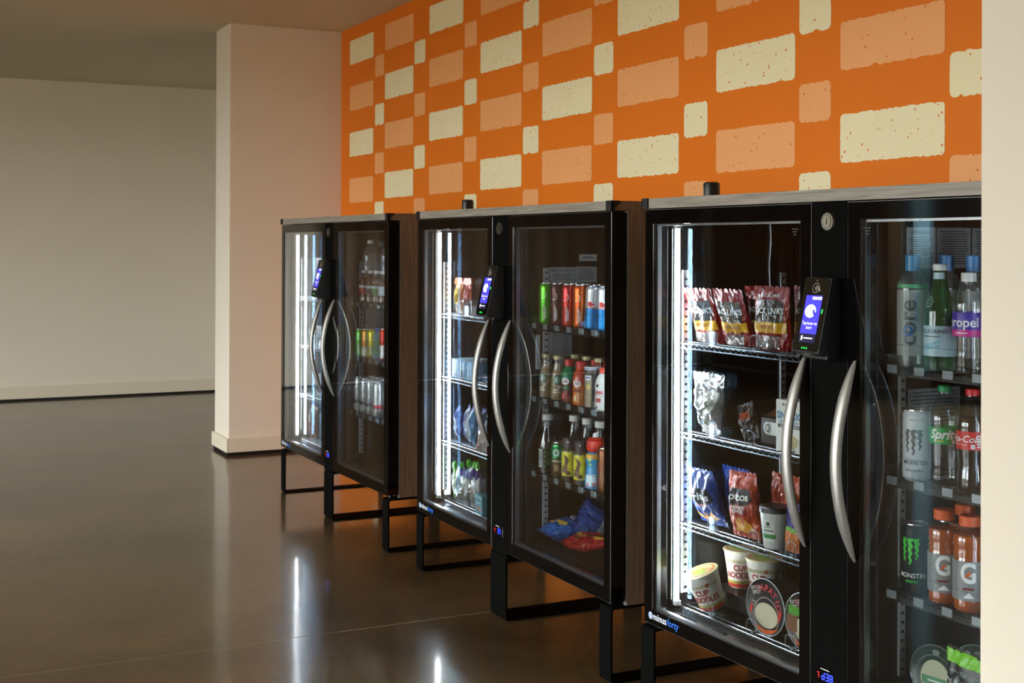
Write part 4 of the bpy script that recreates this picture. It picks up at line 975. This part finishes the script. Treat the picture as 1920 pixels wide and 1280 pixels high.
# ---- bags and pouches
def bag_fn(w, h, d, seed=0, bottom=0., flare=0., pinch=.05, wr=.0034, seal=.07):
    rnd = random.Random(seed); ph = [rnd.uniform(0, 6.28) for _ in range(6)]; fq = [rnd.uniform(5, 11) for _ in range(6)]
    def S(u, v, e, side=1):
        a = max(-1, min(1, 2*u/w)); b = max(0, min(1, v/h))
        q = max(0., min(1., (b-seal*(1-bottom))/(1-seal*(2-bottom))))
        prof = math.sin(PI*q)**.55 if bottom == 0 else ((1-q)**.62*min(1, (q+.02)*14)**.5)
        th = d/2*(max(0., 1-a*a)**.5)*prof
        ed = (1-abs(2*b-1)*.5)
        wk = wr*(math.sin(fq[0]*a+ph[0]+3*b)*math.sin(fq[1]*b+ph[1]) + .6*math.sin(fq[2]*(a+b)+ph[2]) + .6*math.sin(fq[3]*(a-b)*1.6+ph[3]))*(max(0., 1-a*a)**.4)
        x = u*(1-pinch*math.sin(PI*b)+flare*(b-.5))
        return (x, -side*(th+wk*(.35+prof))-side*e + .15*wr*math.sin(9*a+ph[4]), v)
    return S
def bag(i, x, y, z, w, h, d, m, label, group, prints=(), seed=1, bottom=0., flare=0., rx=0, ry=0, rz=0, name='snack_bag', cat='bag', seals=None, back=None, wr=.0034, pinch=.05):
    t = item(name, label, cat, group, i, x, y, z, rx, ry, rz)
    S = bag_fn(w, h, d, seed, bottom, flare, pinch, wr); nu, nv = 14, 18
    mb = MB(); idx = {}
    def vid(s, a, b):
        k = (0 if a in (0, nu) or b in (0, nv) else s, a, b)
        if k not in idx:
            zig = .0025*(1 if a % 2 else -1)*(b in (0, nv))
            p = S(w*(a/nu-.5), h*b/nv, 0, s); idx[k] = len(mb.v); mb.v.append((p[0], p[1] if k[0] else 0, p[2]+zig))
        return idx[k]
    for s in (1, -1):
        for b in range(nv):
            for a in range(nu): mb.f.append((vid(s, a, b), vid(s, a+1, b), vid(s, a+1, b+1), vid(s, a, b+1)))
    bd = obj('wrapper', mb, m, t, ang=70)
    if seals:
        for q0, q1 in ((.0, .045), (.955, 1.)):
            decal('crimped_seal', lambda u, v, e: S(u, v, e), rect2d(-w*.48, w*.48, h*q0+.002, h*q1-.002, 12, 2), seals, bd, .0006)
    for nm, sh, mm, *e in prints: decal(nm, S, sh, mm, bd, e[0] if e else .0009)
    return t
GB = 'snack bags on the wire shelves'
JR = foil('#900e0c'); JD = mat('pouch_window', '#2c2523', .12, spec=.8, var=.3, vscale=25, bump=.4, bscale=40); JY = hexmat('#e0ac1c', .3)
def jerky(x, y, label, ry, rx, seed, txt, top, z=0, rz=0, w=.142, h=.178):
    pr = [('clear_window', rect2d(-w*.36, w*.38, h*.40, h*.80, 8, 6), JD), ('yellow_band', rect2d(-w*.40, w*.45, h*.30, h*.46, 10, 3), JY, .0012),
          ('lettering', move2d(text2d('JACK LINK\'S', .0215, bold=.012), 0, h*.63), W_, .0018), ('lettering', move2d(text2d(txt, .0135, bold=.012), .004, h*.385), hexmat('#7a1c14'), .0018),
          *([('lettering', move2d(text2d(top, .0115, bold=.01), 0, h*.86), W_, .0016)] if top else []), ('fold_gloss', rect2d(-w*.33, w*.30, h*.06, h*.26, 6, 4), mat('clear_pouch_base', '#7d7672', .12, spec=.9, metal=.3, bump=.4), .0008)]
    return bag(2, x, y, SH[0]+z, w, h, .060, JR, label, GB, pr, seed, bottom=.6, rx=rx, ry=ry, rz=rz, name='jerky_pouch')
jerky(.130, .160, 'red jerky pouch slumped forward by the light tube', 0, 23, 3, 'BEEF JERKY', '100 CALORIES')
jerky(.270, .160, 'red jerky pouch with yellow jerky bites band, middle of three', 0, 22, 4, 'JERKY BITES', '')
jerky(.455, .120, 'red jerky pouch standing upright, right one of three', 0, 4, 5, 'BEEF JERKY', '100 CALORIES', rz=4)
jerky(.31, .225, 'plain red jerky pouch leaning behind the middle one', 0, 14, 6, 'JERKY', '')
jerky(.535, .185, 'red jerky pouch behind the upright one, beside the terminal', 2, 4, 8, 'JERKY', '100 CALORIES')
bag(2, .620, .120, SH[0], .10, .14, .05, foil('#d9b13c'), 'yellow snack pouch half hidden behind the card terminal', GB, [('stripes', join2d(*[rect2d(-.04, .04, .05+.02*k, .058+.02*k, 6, 1) for k in range(3)]), hexmat('#e8e2cf'))], 9, bottom=.5, name='snack_pouch')
# second shelf of the nearest fridge
bag(2, .150, .135, SH[1], .125, .180, .060, M_FILM, 'crumpled clear plastic bag by the light tube', GB, [('torn_header', rect2d(-.058, .058, .158, .178, 8, 2), mat('film_header', '#b9bcb8', .2, metal=.3, bump=.5), .002)], 11, flare=.55, wr=.006, rx=4, name='clear_bag')
bag(2, .150, .135, SH[1]+.004, .075, .120, .040, mat('film_contents', '#8a8a7e', .35, metal=.2, var=.4, vscale=40, bump=.6), 'pale packet of nuts inside the crumpled clear bag', GB, [], 12, name='nut_packet', cat='packet')
def carton(i, x, y, z, w, d, h, m, label, group, prints=(), rz=0, ry=0, rx=0, name='snack_box', top=None, cat='box'):
    t = item(name, label, cat, group, i, x, y, z, rx, ry, rz)
    b = obj('carton', MB().box(-w/2, w/2, -d/2, d/2, 0, h), m, t, smooth=False, bevel=.0012)
    if top: obj('top_flap', MB().box(-w/2+.001, w/2-.001, -d/2+.001, d/2-.001, h, h+.0012), top, t, smooth=False)
    for face, nm, sh, mm, *e in prints:
        S = {'f': S_plane((0, -d/2, 0), (1, 0, 0), (0, 0, 1), (0, -1, 0)), 'r': S_plane((w/2, 0, 0), (0, 1, 0), (0, 0, 1), (1, 0, 0)), 't': S_plane((0, 0, h), (1, 0, 0), (0, 1, 0), (0, 0, 1))}[face]
        decal(nm, S, sh, mm, b, e[0] if e else .0006)
    return t
GX = 'boxes on the wire shelves'
carton(2, .535, .130, SH[1], .105, .050, .140, hexmat('#e6e6dd', .4), 'white snack box with blue lettering behind the left handle', GX,
       [('f', 'lettering', move2d(text2d('SNACK', .0270, bold=.03), -.004, .098), hexmat('#2d7fae')), ('f', 'lettering', move2d(text2d('ON THE RUN!', .0120, bold=.01), -.004, .081), hexmat('#2d7fae')), ('f', 'dark_band', rect2d(-.045, .045, .066, .075, 1, 1), hexmat('#33383a')),
        ('f', 'small_print', rect2d(-.036, .036, .0695, .0717, 1, 1), W_, .001), ('f', 'lettering', move2d(text2d('BUMBLE BEE', .0105, bold=.01), 0, .128), hexmat('#8a2a2a')), ('f', 'food_photo', disc2d(.004, .030, .026, .020, 18), hexmat('#d8c88e')),
        ('r', 'side_panel_print', rect2d(-.02, .02, .01, .13, 1, 1), hexmat('#c9d9de')), ('r', 'red_corner', rect2d(-.02, .005, .085, .11, 1, 1), hexmat('#c2412f'), .001)], rz=4)
carton(2, .405, .190, SH[1], .115, .060, .072, hexmat('#242322', .35), 'low dark snack tray box with a white round tab', GX, [('f', 'round_tab', join2d(disc2d(-.028, .044, .018, .018), rect2d(-.028, .030, .026, .062, 2, 1), disc2d(.030, .044, .018, .018)), hexmat('#cfcfc8')), ('f', 'tab_hole', join2d(ring2d(-.028, .044, .008, .011, 14), disc2d(.030, .044, .011, .011)), hexmat('#35332f'), .001)], rz=0)
bag(2, .40, .185, SH[1]+.074, .14, .10, .026, foil('#7a4a2c'), 'brown snack bag lying on the dark tray box', GB, [('stripe', rect2d(-.05, .0, .03, .06, 4, 2), hexmat('#b8562a')), ('stripe', rect2d(.02, .055, .03, .05, 4, 2), hexmat('#c9a23a'))], 14, rx=-84, rz=8)
bag(2, .30, .165, SH[1], .075, .105, .03, foil('#2b2725'), 'small dark foil packet leaning beside the clear bag', GB, [('red_print', rect2d(-.02, .025, .06, .08, 3, 2), hexmat('#a8452a'))], 15, ry=-18, name='snack_packet', cat='packet')
# third shelf
BL = foil('#1d3f8e')
bag(2, .135, .160, SH[2], .135, .180, .062, BL, 'dark blue tortilla chip bag leaning forward, third shelf by the light tube', GB,
    [('black_panel', poly2d([(-.058, .095), (-.040, .128), (.045, .128), (.058, .095), (.040, .080), (-.045, .080)]), K_), ('lettering', move2d(text2d('Doritos', .031, bold=.03), -.004, .104), W_, .0018), ('orange_flash', poly2d([(-.04, .083), (.03, .078), (.03, .074)]), hexmat('#d8622a'), .0018),
     ('chip_photo', join2d(poly2d([(-.02, .018), (.03, .022), (.008, .058)]), poly2d([(.01, .012), (.05, .03), (.03, .055)]), poly2d([(-.05, .025), (-.01, .02), (-.03, .05)])), hexmat('#d0922e')),], 21, rx=20, seals=foil('#29509e'))
bag(2, .325, .130, SH[2], .125, .186, .062, foil('#b8431f'), 'orange-red nacho tortilla chip bag standing in the middle of the third shelf', GB,
    [('black_panel', poly2d([(-.055, .108), (-.040, .142), (.045, .142), (.056, .112), (.040, .098), (-.045, .096)]), K_), ('lettering', move2d(text2d('Doritos', .030, bold=.03), -.002, .120), W_, .0018), ('lettering', move2d(text2d('NACHO\nCHEESE', .0135, bold=.02), .006, .084), W_, .0014), ('red_panel', rect2d(-.026, .040, .070, .098, 4, 2), hexmat('#8f1f1a')),
     ('chip_photo', join2d(poly2d([(-.03, .018), (.03, .02), (.0, .062)]), poly2d([(.005, .012), (.05, .03), (.03, .06)])), hexmat('#dd9a34'))], 22, ry=-3, rx=3, seals=foil('#c9552c'))
bag(2, .18, .235, SH[2], .13, .175, .05, BL, 'dark blue tortilla chip bag in the second row', GB, [], 23, rx=12)
bag(2, .39, .215, SH[2], .125, .182, .05, foil('#b8431f'), 'orange-red tortilla chip bag in the second row', GB, [], 24)
def cup(i, x, y, z, r0, r1, h, m, label, group, prints=(), lid=None, rx=0, ry=0, rz=0, ang=10, name='food_cup', cat='cup'):
    t = item(name, label, cat, group, i, x, y, z, rx, ry, rz)
    prof = [(0, .002), (r0*.92, 0), (r0, .003), (r1, h*.965), (r1*1.03, h*.968), (r1*1.03, h), (r1*.97, h)]
    b = obj('cup_wall', MB().lathe(prof, 28), m, t)
    if lid: obj('lid', MB().lathe([(0, h+lid[1]), (r1*.96, h+lid[1]), (r1*1.05, h+lid[1]*.8), (r1*1.06, h-.001), (r1, h-.002)], 28), lid[0], t)
    S = S_cyl([(r0, 0), (r1, h)], ang)
    for nm, sh, mm, *e in prints: decal(nm, S, sh, mm, b, e[0] if e else .0009)
    return t
GP = 'cups on the wire shelves'
cup(2, .455, .125, SH[2], .032, .042, .100, hexmat('#c9ccc6', .4), 'white tapered snack cup with black lid and green label', GP, [('green_panel', rect2d(-.018, .026, .022, .080, 5, 3), hexmat('#d5d9d0')), ('green_band', rect2d(-.018, .026, .030, .042, 5, 1), hexmat('#3d8a45'), .0014), ('small_print', join2d(rect2d(-.012, .020, .050, .0535, 4, 1), rect2d(-.008, .014, .060, .062, 3, 1)), hexmat('#2a4a30'), .0014), ('organic_seal', disc2d(.004, .070, .006, .006), hexmat('#33513a'), .0014)], lid=(hexmat('#1a1a1a', .4), .014), ang=14)
bag(2, .560, .115, SH[2], .095, .135, .045, foil('#3a2a86'), 'purple snack bag with a food picture behind the left handle', GB, [('green_band', rect2d(-.044, .044, .062, .074, 8, 1), hexmat('#6fae2e')), ('food_photo', rect2d(-.042, .042, .012, .062, 8, 4), mat('food_print', '#b8621f', .4, var=.6, vscale=60)), ('lettering', move2d(text2d('g', .030, bold=.02), .012, .090), hexmat('#e2d6ec')), ], 25, name='snack_pouch', bottom=.3)
# floor of the nearest fridge
NP = hexmat('#dcd8cc', .45)
def noodle(x, y, z, label, rx=0, ry=0, rz=0, ang=30):
    t = cup(2, x, y, z, .036, .052, .112, NP, label, GP, [('red_band', rect2d(-.13, .13, .004, .016, 30, 1), hexmat('#c23b2e')), ('lettering', move2d(text2d('CUP\nNOODLES', .0245, bold=.03), 0, .052), hexmat('#a82430')), ('comb_pattern', join2d(*[rect2d(-.060+.006*k, -.057+.006*k, .078, .088, 1, 1) for k in range(21)]), hexmat('#a89a5c')), ('heart_badge', disc2d(.026, .084, .007, .006), hexmat('#c2352e')), ('gold_foot', rect2d(-.13, .13, .0165, .024, 30, 1), hexmat('#b8b04a'))], lid=(hexmat('#d8cf9e', .35), .003), rx=rx, ry=ry, rz=rz, ang=ang, name='noodle_cup')
    S = S_plane((0, 0, .112), (1, 0, 0), (0, 1, 0), (0, 0, 1))
    decal('lid_print', S, join2d(disc2d(0, -.008, .030, .022)), hexmat('#a9bb4e'), t, .0040); decal('lid_lettering', S, move2d(text2d('CUP NOODLES', .0105, bold=.02), 0, .016), hexmat('#c23b2e'), t, .0044); decal('lid_edge', S, ring2d(0, 0, .040, .045, 28), hexmat('#d06a3a'), t, .0040)
    return t
noodle(.150, .145, DECK+.008, 'white and red noodle cup tipped forward by the light tube', rx=20, ry=-8, ang=34)
noodle(.118, .270, DECK+.047, 'white and red noodle cup standing behind the tipped one', ang=48)
noodle(.245, .255, DECK+.047, 'white and red noodle cup standing behind the round black tub', ang=30)
carton(2, .205, .270, DECK, .30, .15, .045, hexmat('#161514', .5), 'low black tray carrying the upright noodle cups', GX, [('f', 'grey_print', join2d(rect2d(-.05, -.02, .008, .036, 1, 1)), hexmat('#2c2b2a'))], name='cup_tray', cat='tray')
def tub(i, x, y, z, r, d, rimm, lidm, label, prints, rx=90, rz=0, side=None, name='food_tub', rim=True):
    """round tub standing on its edge, lid to the front"""
    t = item(name, label, 'tub', 'round tubs standing on edge', i, x, y, z+r, 0, 0, rz)
    def ax(mb): mb.v = [(a, -c, b) for a, b, c in mb.v]; return mb    # lathe axis z -> -y
    obj('tub_wall', ax(MB().lathe([(0, -d), (r*.80, -d), (r*.96, -.004), (r*.96, 0)], 36)), side or rimm, t)
    lid = obj('lid', ax(MB().lathe([(r*.96, -.004), (r, -.003), (r, .003), (r*.97, .005), (r*.93, .0035), (0, .0035)], 36)), lidm, t)
    if rim: obj('rim_ring', ax(MB().lathe([(r*.955, .0042), (r*.97, .0056), (r*.995, .0042), (r*.995, .002)], 36)), rimm, t)
    S = S_plane((0, -.0035, 0), (1, 0, 0), (0, 0, 1), (0, -1, 0))
    for nm, sh, mm, *e in prints: decal(nm, S, sh, mm, lid, e[0] if e else .0006)
    return t
def arc_text(s, size, rad, a_mid, step, **k):
    sh = []
    for n, ch in enumerate(s):
        a = math.radians(a_mid-(n-(len(s)-1)/2)*step)
        sh.append(move2d(text2d(ch, size, **k), rad*math.cos(a), rad*math.sin(a), rot=a-PI/2))
    return join2d(*sh)
def ramen(x, y, label, acc, rz=0):
    r = .079
    pr = [('cream_oval', disc2d(.004, -.022, .046, .034, 26), hexmat('#cfc6a8')), ('oval_rim', join2d(*[ring2d(.004, -.022+.0, .047, .0505, 26)]), hexmat('#8f8a7a'), .0005),
          ('lettering', arc_text('TAPATIO', .026, .052, 66, 19, bold=.03), hexmat('#c23644')), ('lettering', move2d(text2d('EXTRA\nSPICY', .0135, bold=.02), -.036, .040, rot=.25), hexmat('#d8d4cc')),
          ('flame', join2d(poly2d([(-.05, -.05), (-.03, -.066), (0, -.074), (.03, -.066), (.052, -.05), (.03, -.056), (.0, -.062), (-.03, -.056)])), hexmat('#d8642a')), ('pepper', poly2d([(.052, -.036), (.066, -.005), (.060, .01), (.05, -.012)]), hexmat('#c8352c')), ('pepper', poly2d([(-.066, -.02), (-.055, .004), (-.05, -.004), (-.056, -.03)]), hexmat('#c8352c')), ('small_print', join2d(*[rect2d(-.056, -.030, .006-.006*k, .009-.006*k, 2, 1) for k in range(3)]), hexmat('#9a958c'))]
    if acc: pr.append(('green_flag', rect2d(-.064, -.022, .010, .034, 4, 2), hexmat('#4f9a2c'), .0010)); pr.append(('brown_panel', rect2d(-.070, -.030, -.035, .008, 3, 2), hexmat('#7a5236'), .0009))
    return tub(2, x, y, DECK, r, .085, hexmat('#c3c7c6', .25), hexmat('#1d1a19', .35), label, pr, rz=rz, side=hexmat('#3a3836', .4), name='ramen_bowl')
ramen(.425, .118, 'round black instant noodle bowl standing on edge, full lid visible', False, 3)
ramen(.590, .118, 'round black noodle bowl with green flag, half hidden by the post', True, 3)
def salad(x, y, label, z=DECK-.004, r=.072):
    return tub(2, x, y, z, r, .06, sheet_glass('tub_clear_rim', tint=(.6, .66, .62, 1), gain=2, base=.05, rough=.08, haze=((.35, .4, .37, 1), .4)), mat('tub_lid_dark', '#2a3a30', .2, spec=.7, var=.3), label,
        [('round_label', disc2d(-.002, -.010, .040, .046, 30), hexmat('#bcbc9c')), ('green_bar', rect2d(-.038, .035, -.024, -.004, 6, 1), hexmat('#4c8a5c'), .0010), ('label_script', rect2d(-.022, .020, -.0155, -.0125, 3, 1), W_, .0014), ('upper_rim', ring2d(-.002, -.004, .050, .052, 30), hexmat('#5c6e62')), ('crest', disc2d(0, .054, .010, .007), hexmat('#6a7a6e'))], rz=10, side=mat('tub_green', '#1e2a22', .3, var=.3), name='snack_tub')
salad(1.035, .130, 'round green-lidded tub standing on edge on the fridge floor'); salad(1.10, .195, 'round green-lidded tub behind the black and lime pouch', r=.076)
bag(2, 1.145, .105, .308, .120, .165, .045, hexmat('#171a18', .3), 'black snack pouch with a lime green top on the fridge floor', GB, [('lime_top', rect2d(-.060, .060, .128, .158, 10, 2), hexmat('#7fd01e')), ('lettering', move2d(text2d('OH SNAP!', .030, bold=.015), .004, .082), hexmat('#d8dcd4')), ('lettering', move2d(text2d('pickling co.', .013, shear=.2), .006, .060), hexmat('#b8c0b4')), ('crest', join2d(disc2d(0, .112, .012, .007), rect2d(-.045, -.016, .110, .113, 2, 1), rect2d(.016, .045, .110, .113, 2, 1)), hexmat('#7a827a'))], 31, bottom=.5, name='pickle_pouch', ry=2)

# middle fridge, left compartment
def glassjar(i, x, y, z, label): 
    t = item('snack_jar', label, 'jar', 'clear cups in the middle fridge', i, x, y, z)
    obj('jar_wall', MB().lathe([(0, .003), (.026, 0), (.030, .004), (.031, .056), (.033, .060), (.031, .062), (.029, .058)], 24), M_PETB, t)
    obj('contents', MB().lathe([(0, .006), (.027, .006), (.028, .04), (0, .046)], 20), mat('nut_mix', '#8f8c84', .5, var=.5, vscale=60, bump=.8), t)
    obj('film_lid', MB().lathe([(0, .064), (.032, .062), (.0335, .058)], 24), M_FILM, t)
def flower_bag(i, x, y, z, w, h, stem, topc, label, seed, ry=0, rz=0, n=5, hgt=.0, cone=.15):
    """clear pouch with a bunch of coloured tops"""
    t = bag(i, x, y, z, w, h, .035, M_FILM, label, 'clear pouches in the middle fridge', [], seed, flare=cone, ry=ry, rz=rz, name='snack_pouch', wr=.004)
    rnd = random.Random(seed)
    for k in range(n):
        cx = w*(-.38+.76*k/(max(1, n-1))); cy = rnd.uniform(-.012, .010); hz = h-.012+rnd.uniform(-.008, .012)
        obj('coloured_top', MB().lathe([(0, hz-.014), (.007, hz-.012), (.011, hz), (.010, hz+.012), (.004, hz+.020), (0, hz+.021)], 10, cx, cy), topc, t)
        obj('stick', MB().tube([(cx*.6, cy, .01), (cx, cy, hz-.01)], .0042, 6), stem, t)
    return t
GR = hexmat('#e8632a', .35)
for k, (x, c, w) in enumerate(((.135, '#e89a2c', 'yellow'), (.225, '#d8452a', 'red'))):
    t = bag(1, x, .135, SH[0], .070, .135, .030, foil(c), '%s dried fruit pouch with orange flared top, upper shelf' % w, GB, [('yellow_print', rect2d(-.02, .022, .045, .105, 4, 4), hexmat('#e6c22a' if k == 0 else '#c23a4a')), ('white_foot', rect2d(-.030, .030, .006, .045, 6, 2), hexmat('#d8d6d0'))], 41+k, name='snack_pouch')
    obj('flared_top', MB().prism([(-.044, .125), (-.030, .150), (.034, .152), (.044, .130), (.0, .120)], lambda a, b, yy: (a, yy, b), -.006, .006), GR, t, smooth=False)
glassjar(1, .265, .125, SH[0], 'clear snack cup beside the orange topped pouches'); glassjar(1, .345, .125, SH[0], 'clear snack cup in front of the card terminal'); glassjar(1, .42, .15, SH[0], 'clear snack cup under the card terminal')
for k, (x, w) in enumerate(((.170, 'left'), (.245, 'middle'), (.320, 'right'))):
    carton(1, x, .150, SH[1], .068, .10, .078, mat('blue_bar_box', '#5f9ac2', .35, var=.3, vscale=40), 'blue and white snack bar box, %s one on the second shelf' % w, GX, [('f', 'white_stripes', join2d(rect2d(-.028, -.012, .006, .070, 1, 1), rect2d(.004, .012, .006, .070, 1, 1)), hexmat('#d6e2ea')), ('f', 'blue_print', rect2d(-.024, .024, .010, .018, 1, 1), hexmat('#24527c'))], top=hexmat('#9fb8c4'))
carton(1, .285, .155, SH[1]+.0795, .11, .06, .007, hexmat('#b9c4c4', .3), 'flat grey packet lying on the blue bar boxes', GX, rz=14, name='flat_packet', cat='packet')
can(1, .615, .120, SH[1], .028, .060, canm('#b9bfc0'), 'small silver tin beside the handle of the middle fridge', GC, [])
for k, (x, c, w) in enumerate(((.145, '#2648b4', 'royal blue'), (.215, '#d5d9e4', 'white'), (.285, '#4a93c6', 'sky blue'), (.365, '#223b63', 'navy'), (.445, '#2d2f52', 'dark violet'))):
    bag(1, x, .135+.012*(k % 2), SH[2], .072, .160, .042, foil(c), '%s snack bag in the row on the third shelf of the middle fridge' % w, GB, [('pale_print', rect2d(-.016, .016, .03, .125, 4, 4), hexmat('#c9d6e6' if k != 1 else '#6a7cc0')), ('crimp', rect2d(-.033, .033, .146, .157, 6, 1), hexmat('#2f56b8'))], 51+k, rz=-25+4*k, ry=-4, wr=.004)
for k, (x, c, w) in enumerate(((.415, '#8f7a52', 'brown'), (.50, '#b0a894', 'pale'))):
    bag(1, x, .112, SH[2], .080, .078, .040, mat('nut_bag_%d' % k, c, .25, spec=.8, var=.5, vscale=50, bump=.6), '%s nut packet in front of the blue bags' % w, GB, [('red_tag', rect2d(-.012, .014, .012, .026, 3, 1), hexmat('#8f2d28'))], 61+k, bottom=.4, name='nut_packet', cat='packet')
STG = hexmat('#6fae3c', .4); STP = hexmat('#3b2f8e', .35); LGR = hexmat('#54b82e', .35)
flower_bag(1, .125, .130, DECK, .060, .145, STG, LGR, 'clear pouch of green topped sticks nearest the light tube', 71, n=3, ry=4)
flower_bag(1, .205, .165, DECK, .075, .165, STG, LGR, 'clear pouch of green topped sticks in the second row', 72, n=4, ry=6)
flower_bag(1, .235, .120, DECK, .068, .138, hexmat('#b8b6ac', .4), STP, 'clear pouch of violet topped sticks, left of two', 73, n=4)
flower_bag(1, .335, .118, DECK, .080, .146, hexmat('#b8b6ac', .4), STP, 'clear pouch of violet topped sticks, right of two', 74, n=5)
flower_bag(1, .415, .165, DECK, .080, .150, STG, STP, 'clear pouch of violet topped sticks behind the teal box', 75, n=5)
flower_bag(1, .36, .225, DECK, .12, .165, STG, LGR, 'clear pouch of green topped sticks at the back', 76, n=6)
carton(1, .432, .112, DECK, .090, .045, .075, mat('teal_box', '#3f93a6', .4, var=.1), 'teal snack box on the floor of the middle fridge', GX, [('f', 'pale_top', rect2d(-.042, .042, .060, .072, 1, 1), hexmat('#8cc3cc')), ('f', 'food_photo', rect2d(-.02, .034, .012, .034, 1, 1), hexmat('#b9836a')), ('f', 'small_print', join2d(rect2d(-.034, .030, .044, .048, 1, 1), rect2d(-.030, .010, .038, .041, 1, 1)), hexmat('#d8ecee'))], rz=-6)
# middle fridge, right compartment floor
def eul(h, n):
    """tilt in degrees for a bag whose long axis is h and whose front faces n"""
    h = Vector(h).normalized(); n = Vector(n); n = (n-h*n.dot(h)).normalized(); Y = -n; X = Y.cross(h)
    return tuple(math.degrees(q) for q in Matrix(((X.x, Y.x, h.x), (X.y, Y.y, h.y), (X.z, Y.z, h.z))).to_euler('XYZ'))
def lying(x, y, label, m, seed, rz, w, h, z=.309, tilt=-86, prints=(), d=.078, ry=0):
    return bag(1, x, y, z, w, h, d, m, label, GB, prints, seed, rx=tilt, rz=rz, ry=ry, seals=m)
lying(.985, .085, 'blue chip bag lying flat on the floor of the middle fridge', foil('#3a74cc'), 81, -8, .135, .205, z=.350, prints=[('yellow_swoosh', poly2d([(-.05, .03), (-.03, .05), (.03, .06), (.045, .085), (.0, .07), (-.05, .05)]), hexmat('#d8a83a')), ('lettering', move2d(text2d('S', .046, bold=.03), .005, .125, rot=PI/2), W_), ('yellow_tag', rect2d(.030, .052, .07, .088, 2, 2), hexmat('#d8b24a'))])
rx_, ry_, rz_ = eul((.0, -.80, .60), (.92, -.15, .35))
bag(1, 1.085, .345, .318, .120, .200, .05, foil('#2a59ac'), 'blue chip bag propped up behind the flat one', GB, [('facts_panel', rect2d(-.045, .04, .03, .11, 6, 4), hexmat('#bcc8cc')), ('facts_lines', join2d(*[rect2d(-.041, .036, .034+.010*k, .038+.010*k, 4, 1) for k in range(7)]), hexmat('#4a5a60'), .0014)], 82, rx=rx_, ry=ry_, rz=rz_, seals=foil('#2a59ac'))
lying(1.150, .085, 'red chip bag lying flat on the floor of the middle fridge', foil('#c0282a'), 83, -14, .120, .170, z=.340, d=.058, prints=[('gold_band', poly2d([(-.04, .05), (.03, .06), (.03, .08), (-.04, .07)]), hexmat('#b8863a')), ('yellow_tag', rect2d(.02, .05, .10, .14, 2, 3), hexmat('#e0a84a')), ('leaf', disc2d(.02, .045, .012, .008), hexmat('#5c7a3a'))])
# farthest fridge, left compartment
t = bag(0, .270, .130, SH[0], .150, .215, .045, mat('pale_blue_pouch', '#9fb0b2', .25, spec=.7, var=.2, bump=.4), 'tall pale pouch with hanging slot on the top shelf of the farthest fridge', GB, [('blue_stripe', rect2d(-.055, -.025, .06, .20, 3, 4), hexmat('#39588c')), ('slot', rect2d(-.012, .012, .200, .206, 3, 1), hexmat('#30383c')), ('white_foot', rect2d(-.065, .065, .006, .055, 8, 2), hexmat('#dfe3e2'))], 91, bottom=.3, name='snack_pouch')
bag(0, .42, .15, SH[0], .14, .200, .045, MATS['pale_blue_pouch'], 'tall pale pouch behind the far card terminal', GB, [('blue_stripe', rect2d(.025, .055, .06, .19, 3, 4), hexmat('#4a6c98'))], 92, bottom=.3, name='snack_pouch')
for k, (x, h, w) in enumerate(((.165, .085, 'first'), (.255, .11, 'second'), (.36, .12, 'third'), (.46, .12, 'fourth'))):
    bag(0, x, .125+.01*(k % 2), SH[1], .085, h, .035, mat('white_packet', '#d2d6d8', .25, spec=.8, var=.25, vscale=40, bump=.5), 'small white foil packet, %s from the light tube, farthest fridge' % w, GB, [('grey_print', join2d(rect2d(-.03, .03, .03, .05, 4, 1), rect2d(-.02, .02, .06, .07, 3, 1)), hexmat('#7c8890'))], 95+k, bottom=.3, name='snack_packet', cat='packet')
for k, (x, w) in enumerate(((.255, 'left'), (.345, 'middle'), (.435, 'right'))):
    t = bag(0, x, .135, SH[2], .078, .118, .04, mat('clear_nut_bag', '#6e7c84', .15, spec=.9, var=.5, vscale=50, bump=.6), 'clear packet with red top card, %s one on the third shelf of the farthest fridge' % w, GB, [('red_card', rect2d(-.034, .034, .094, .115, 5, 2), hexmat('#c2352c')), ('white_card', rect2d(-.024, .024, .070, .092, 4, 2), hexmat('#d5dadd'))], 101+k, name='nut_packet', cat='packet', ry=-6)
bag(0, .195, .125, DECK, .105, .190, .055, foil('#b8562f'), 'orange snack bag on the floor of the farthest fridge', GB, [('white_curve', ring2d(0, .07, .034, .046, 16, 2.4, 6.0), hexmat('#e6ddd4')), ('dark_neck', rect2d(-.045, .045, .128, .150, 6, 2), hexmat('#22262c')), ('blue_top', rect2d(-.045, .045, .152, .185, 6, 2), hexmat('#7fa0b4'))], 105, ry=5)
carton(0, .345, .150, DECK, .11, .05, .155, mat('sea_green_box', '#4f8a86', .4, var=.25), 'sea green snack box on the floor of the farthest fridge', GX, [('f', 'pale_print', rect2d(-.04, .04, .03, .08, 1, 1), hexmat('#8fb5b0'))])
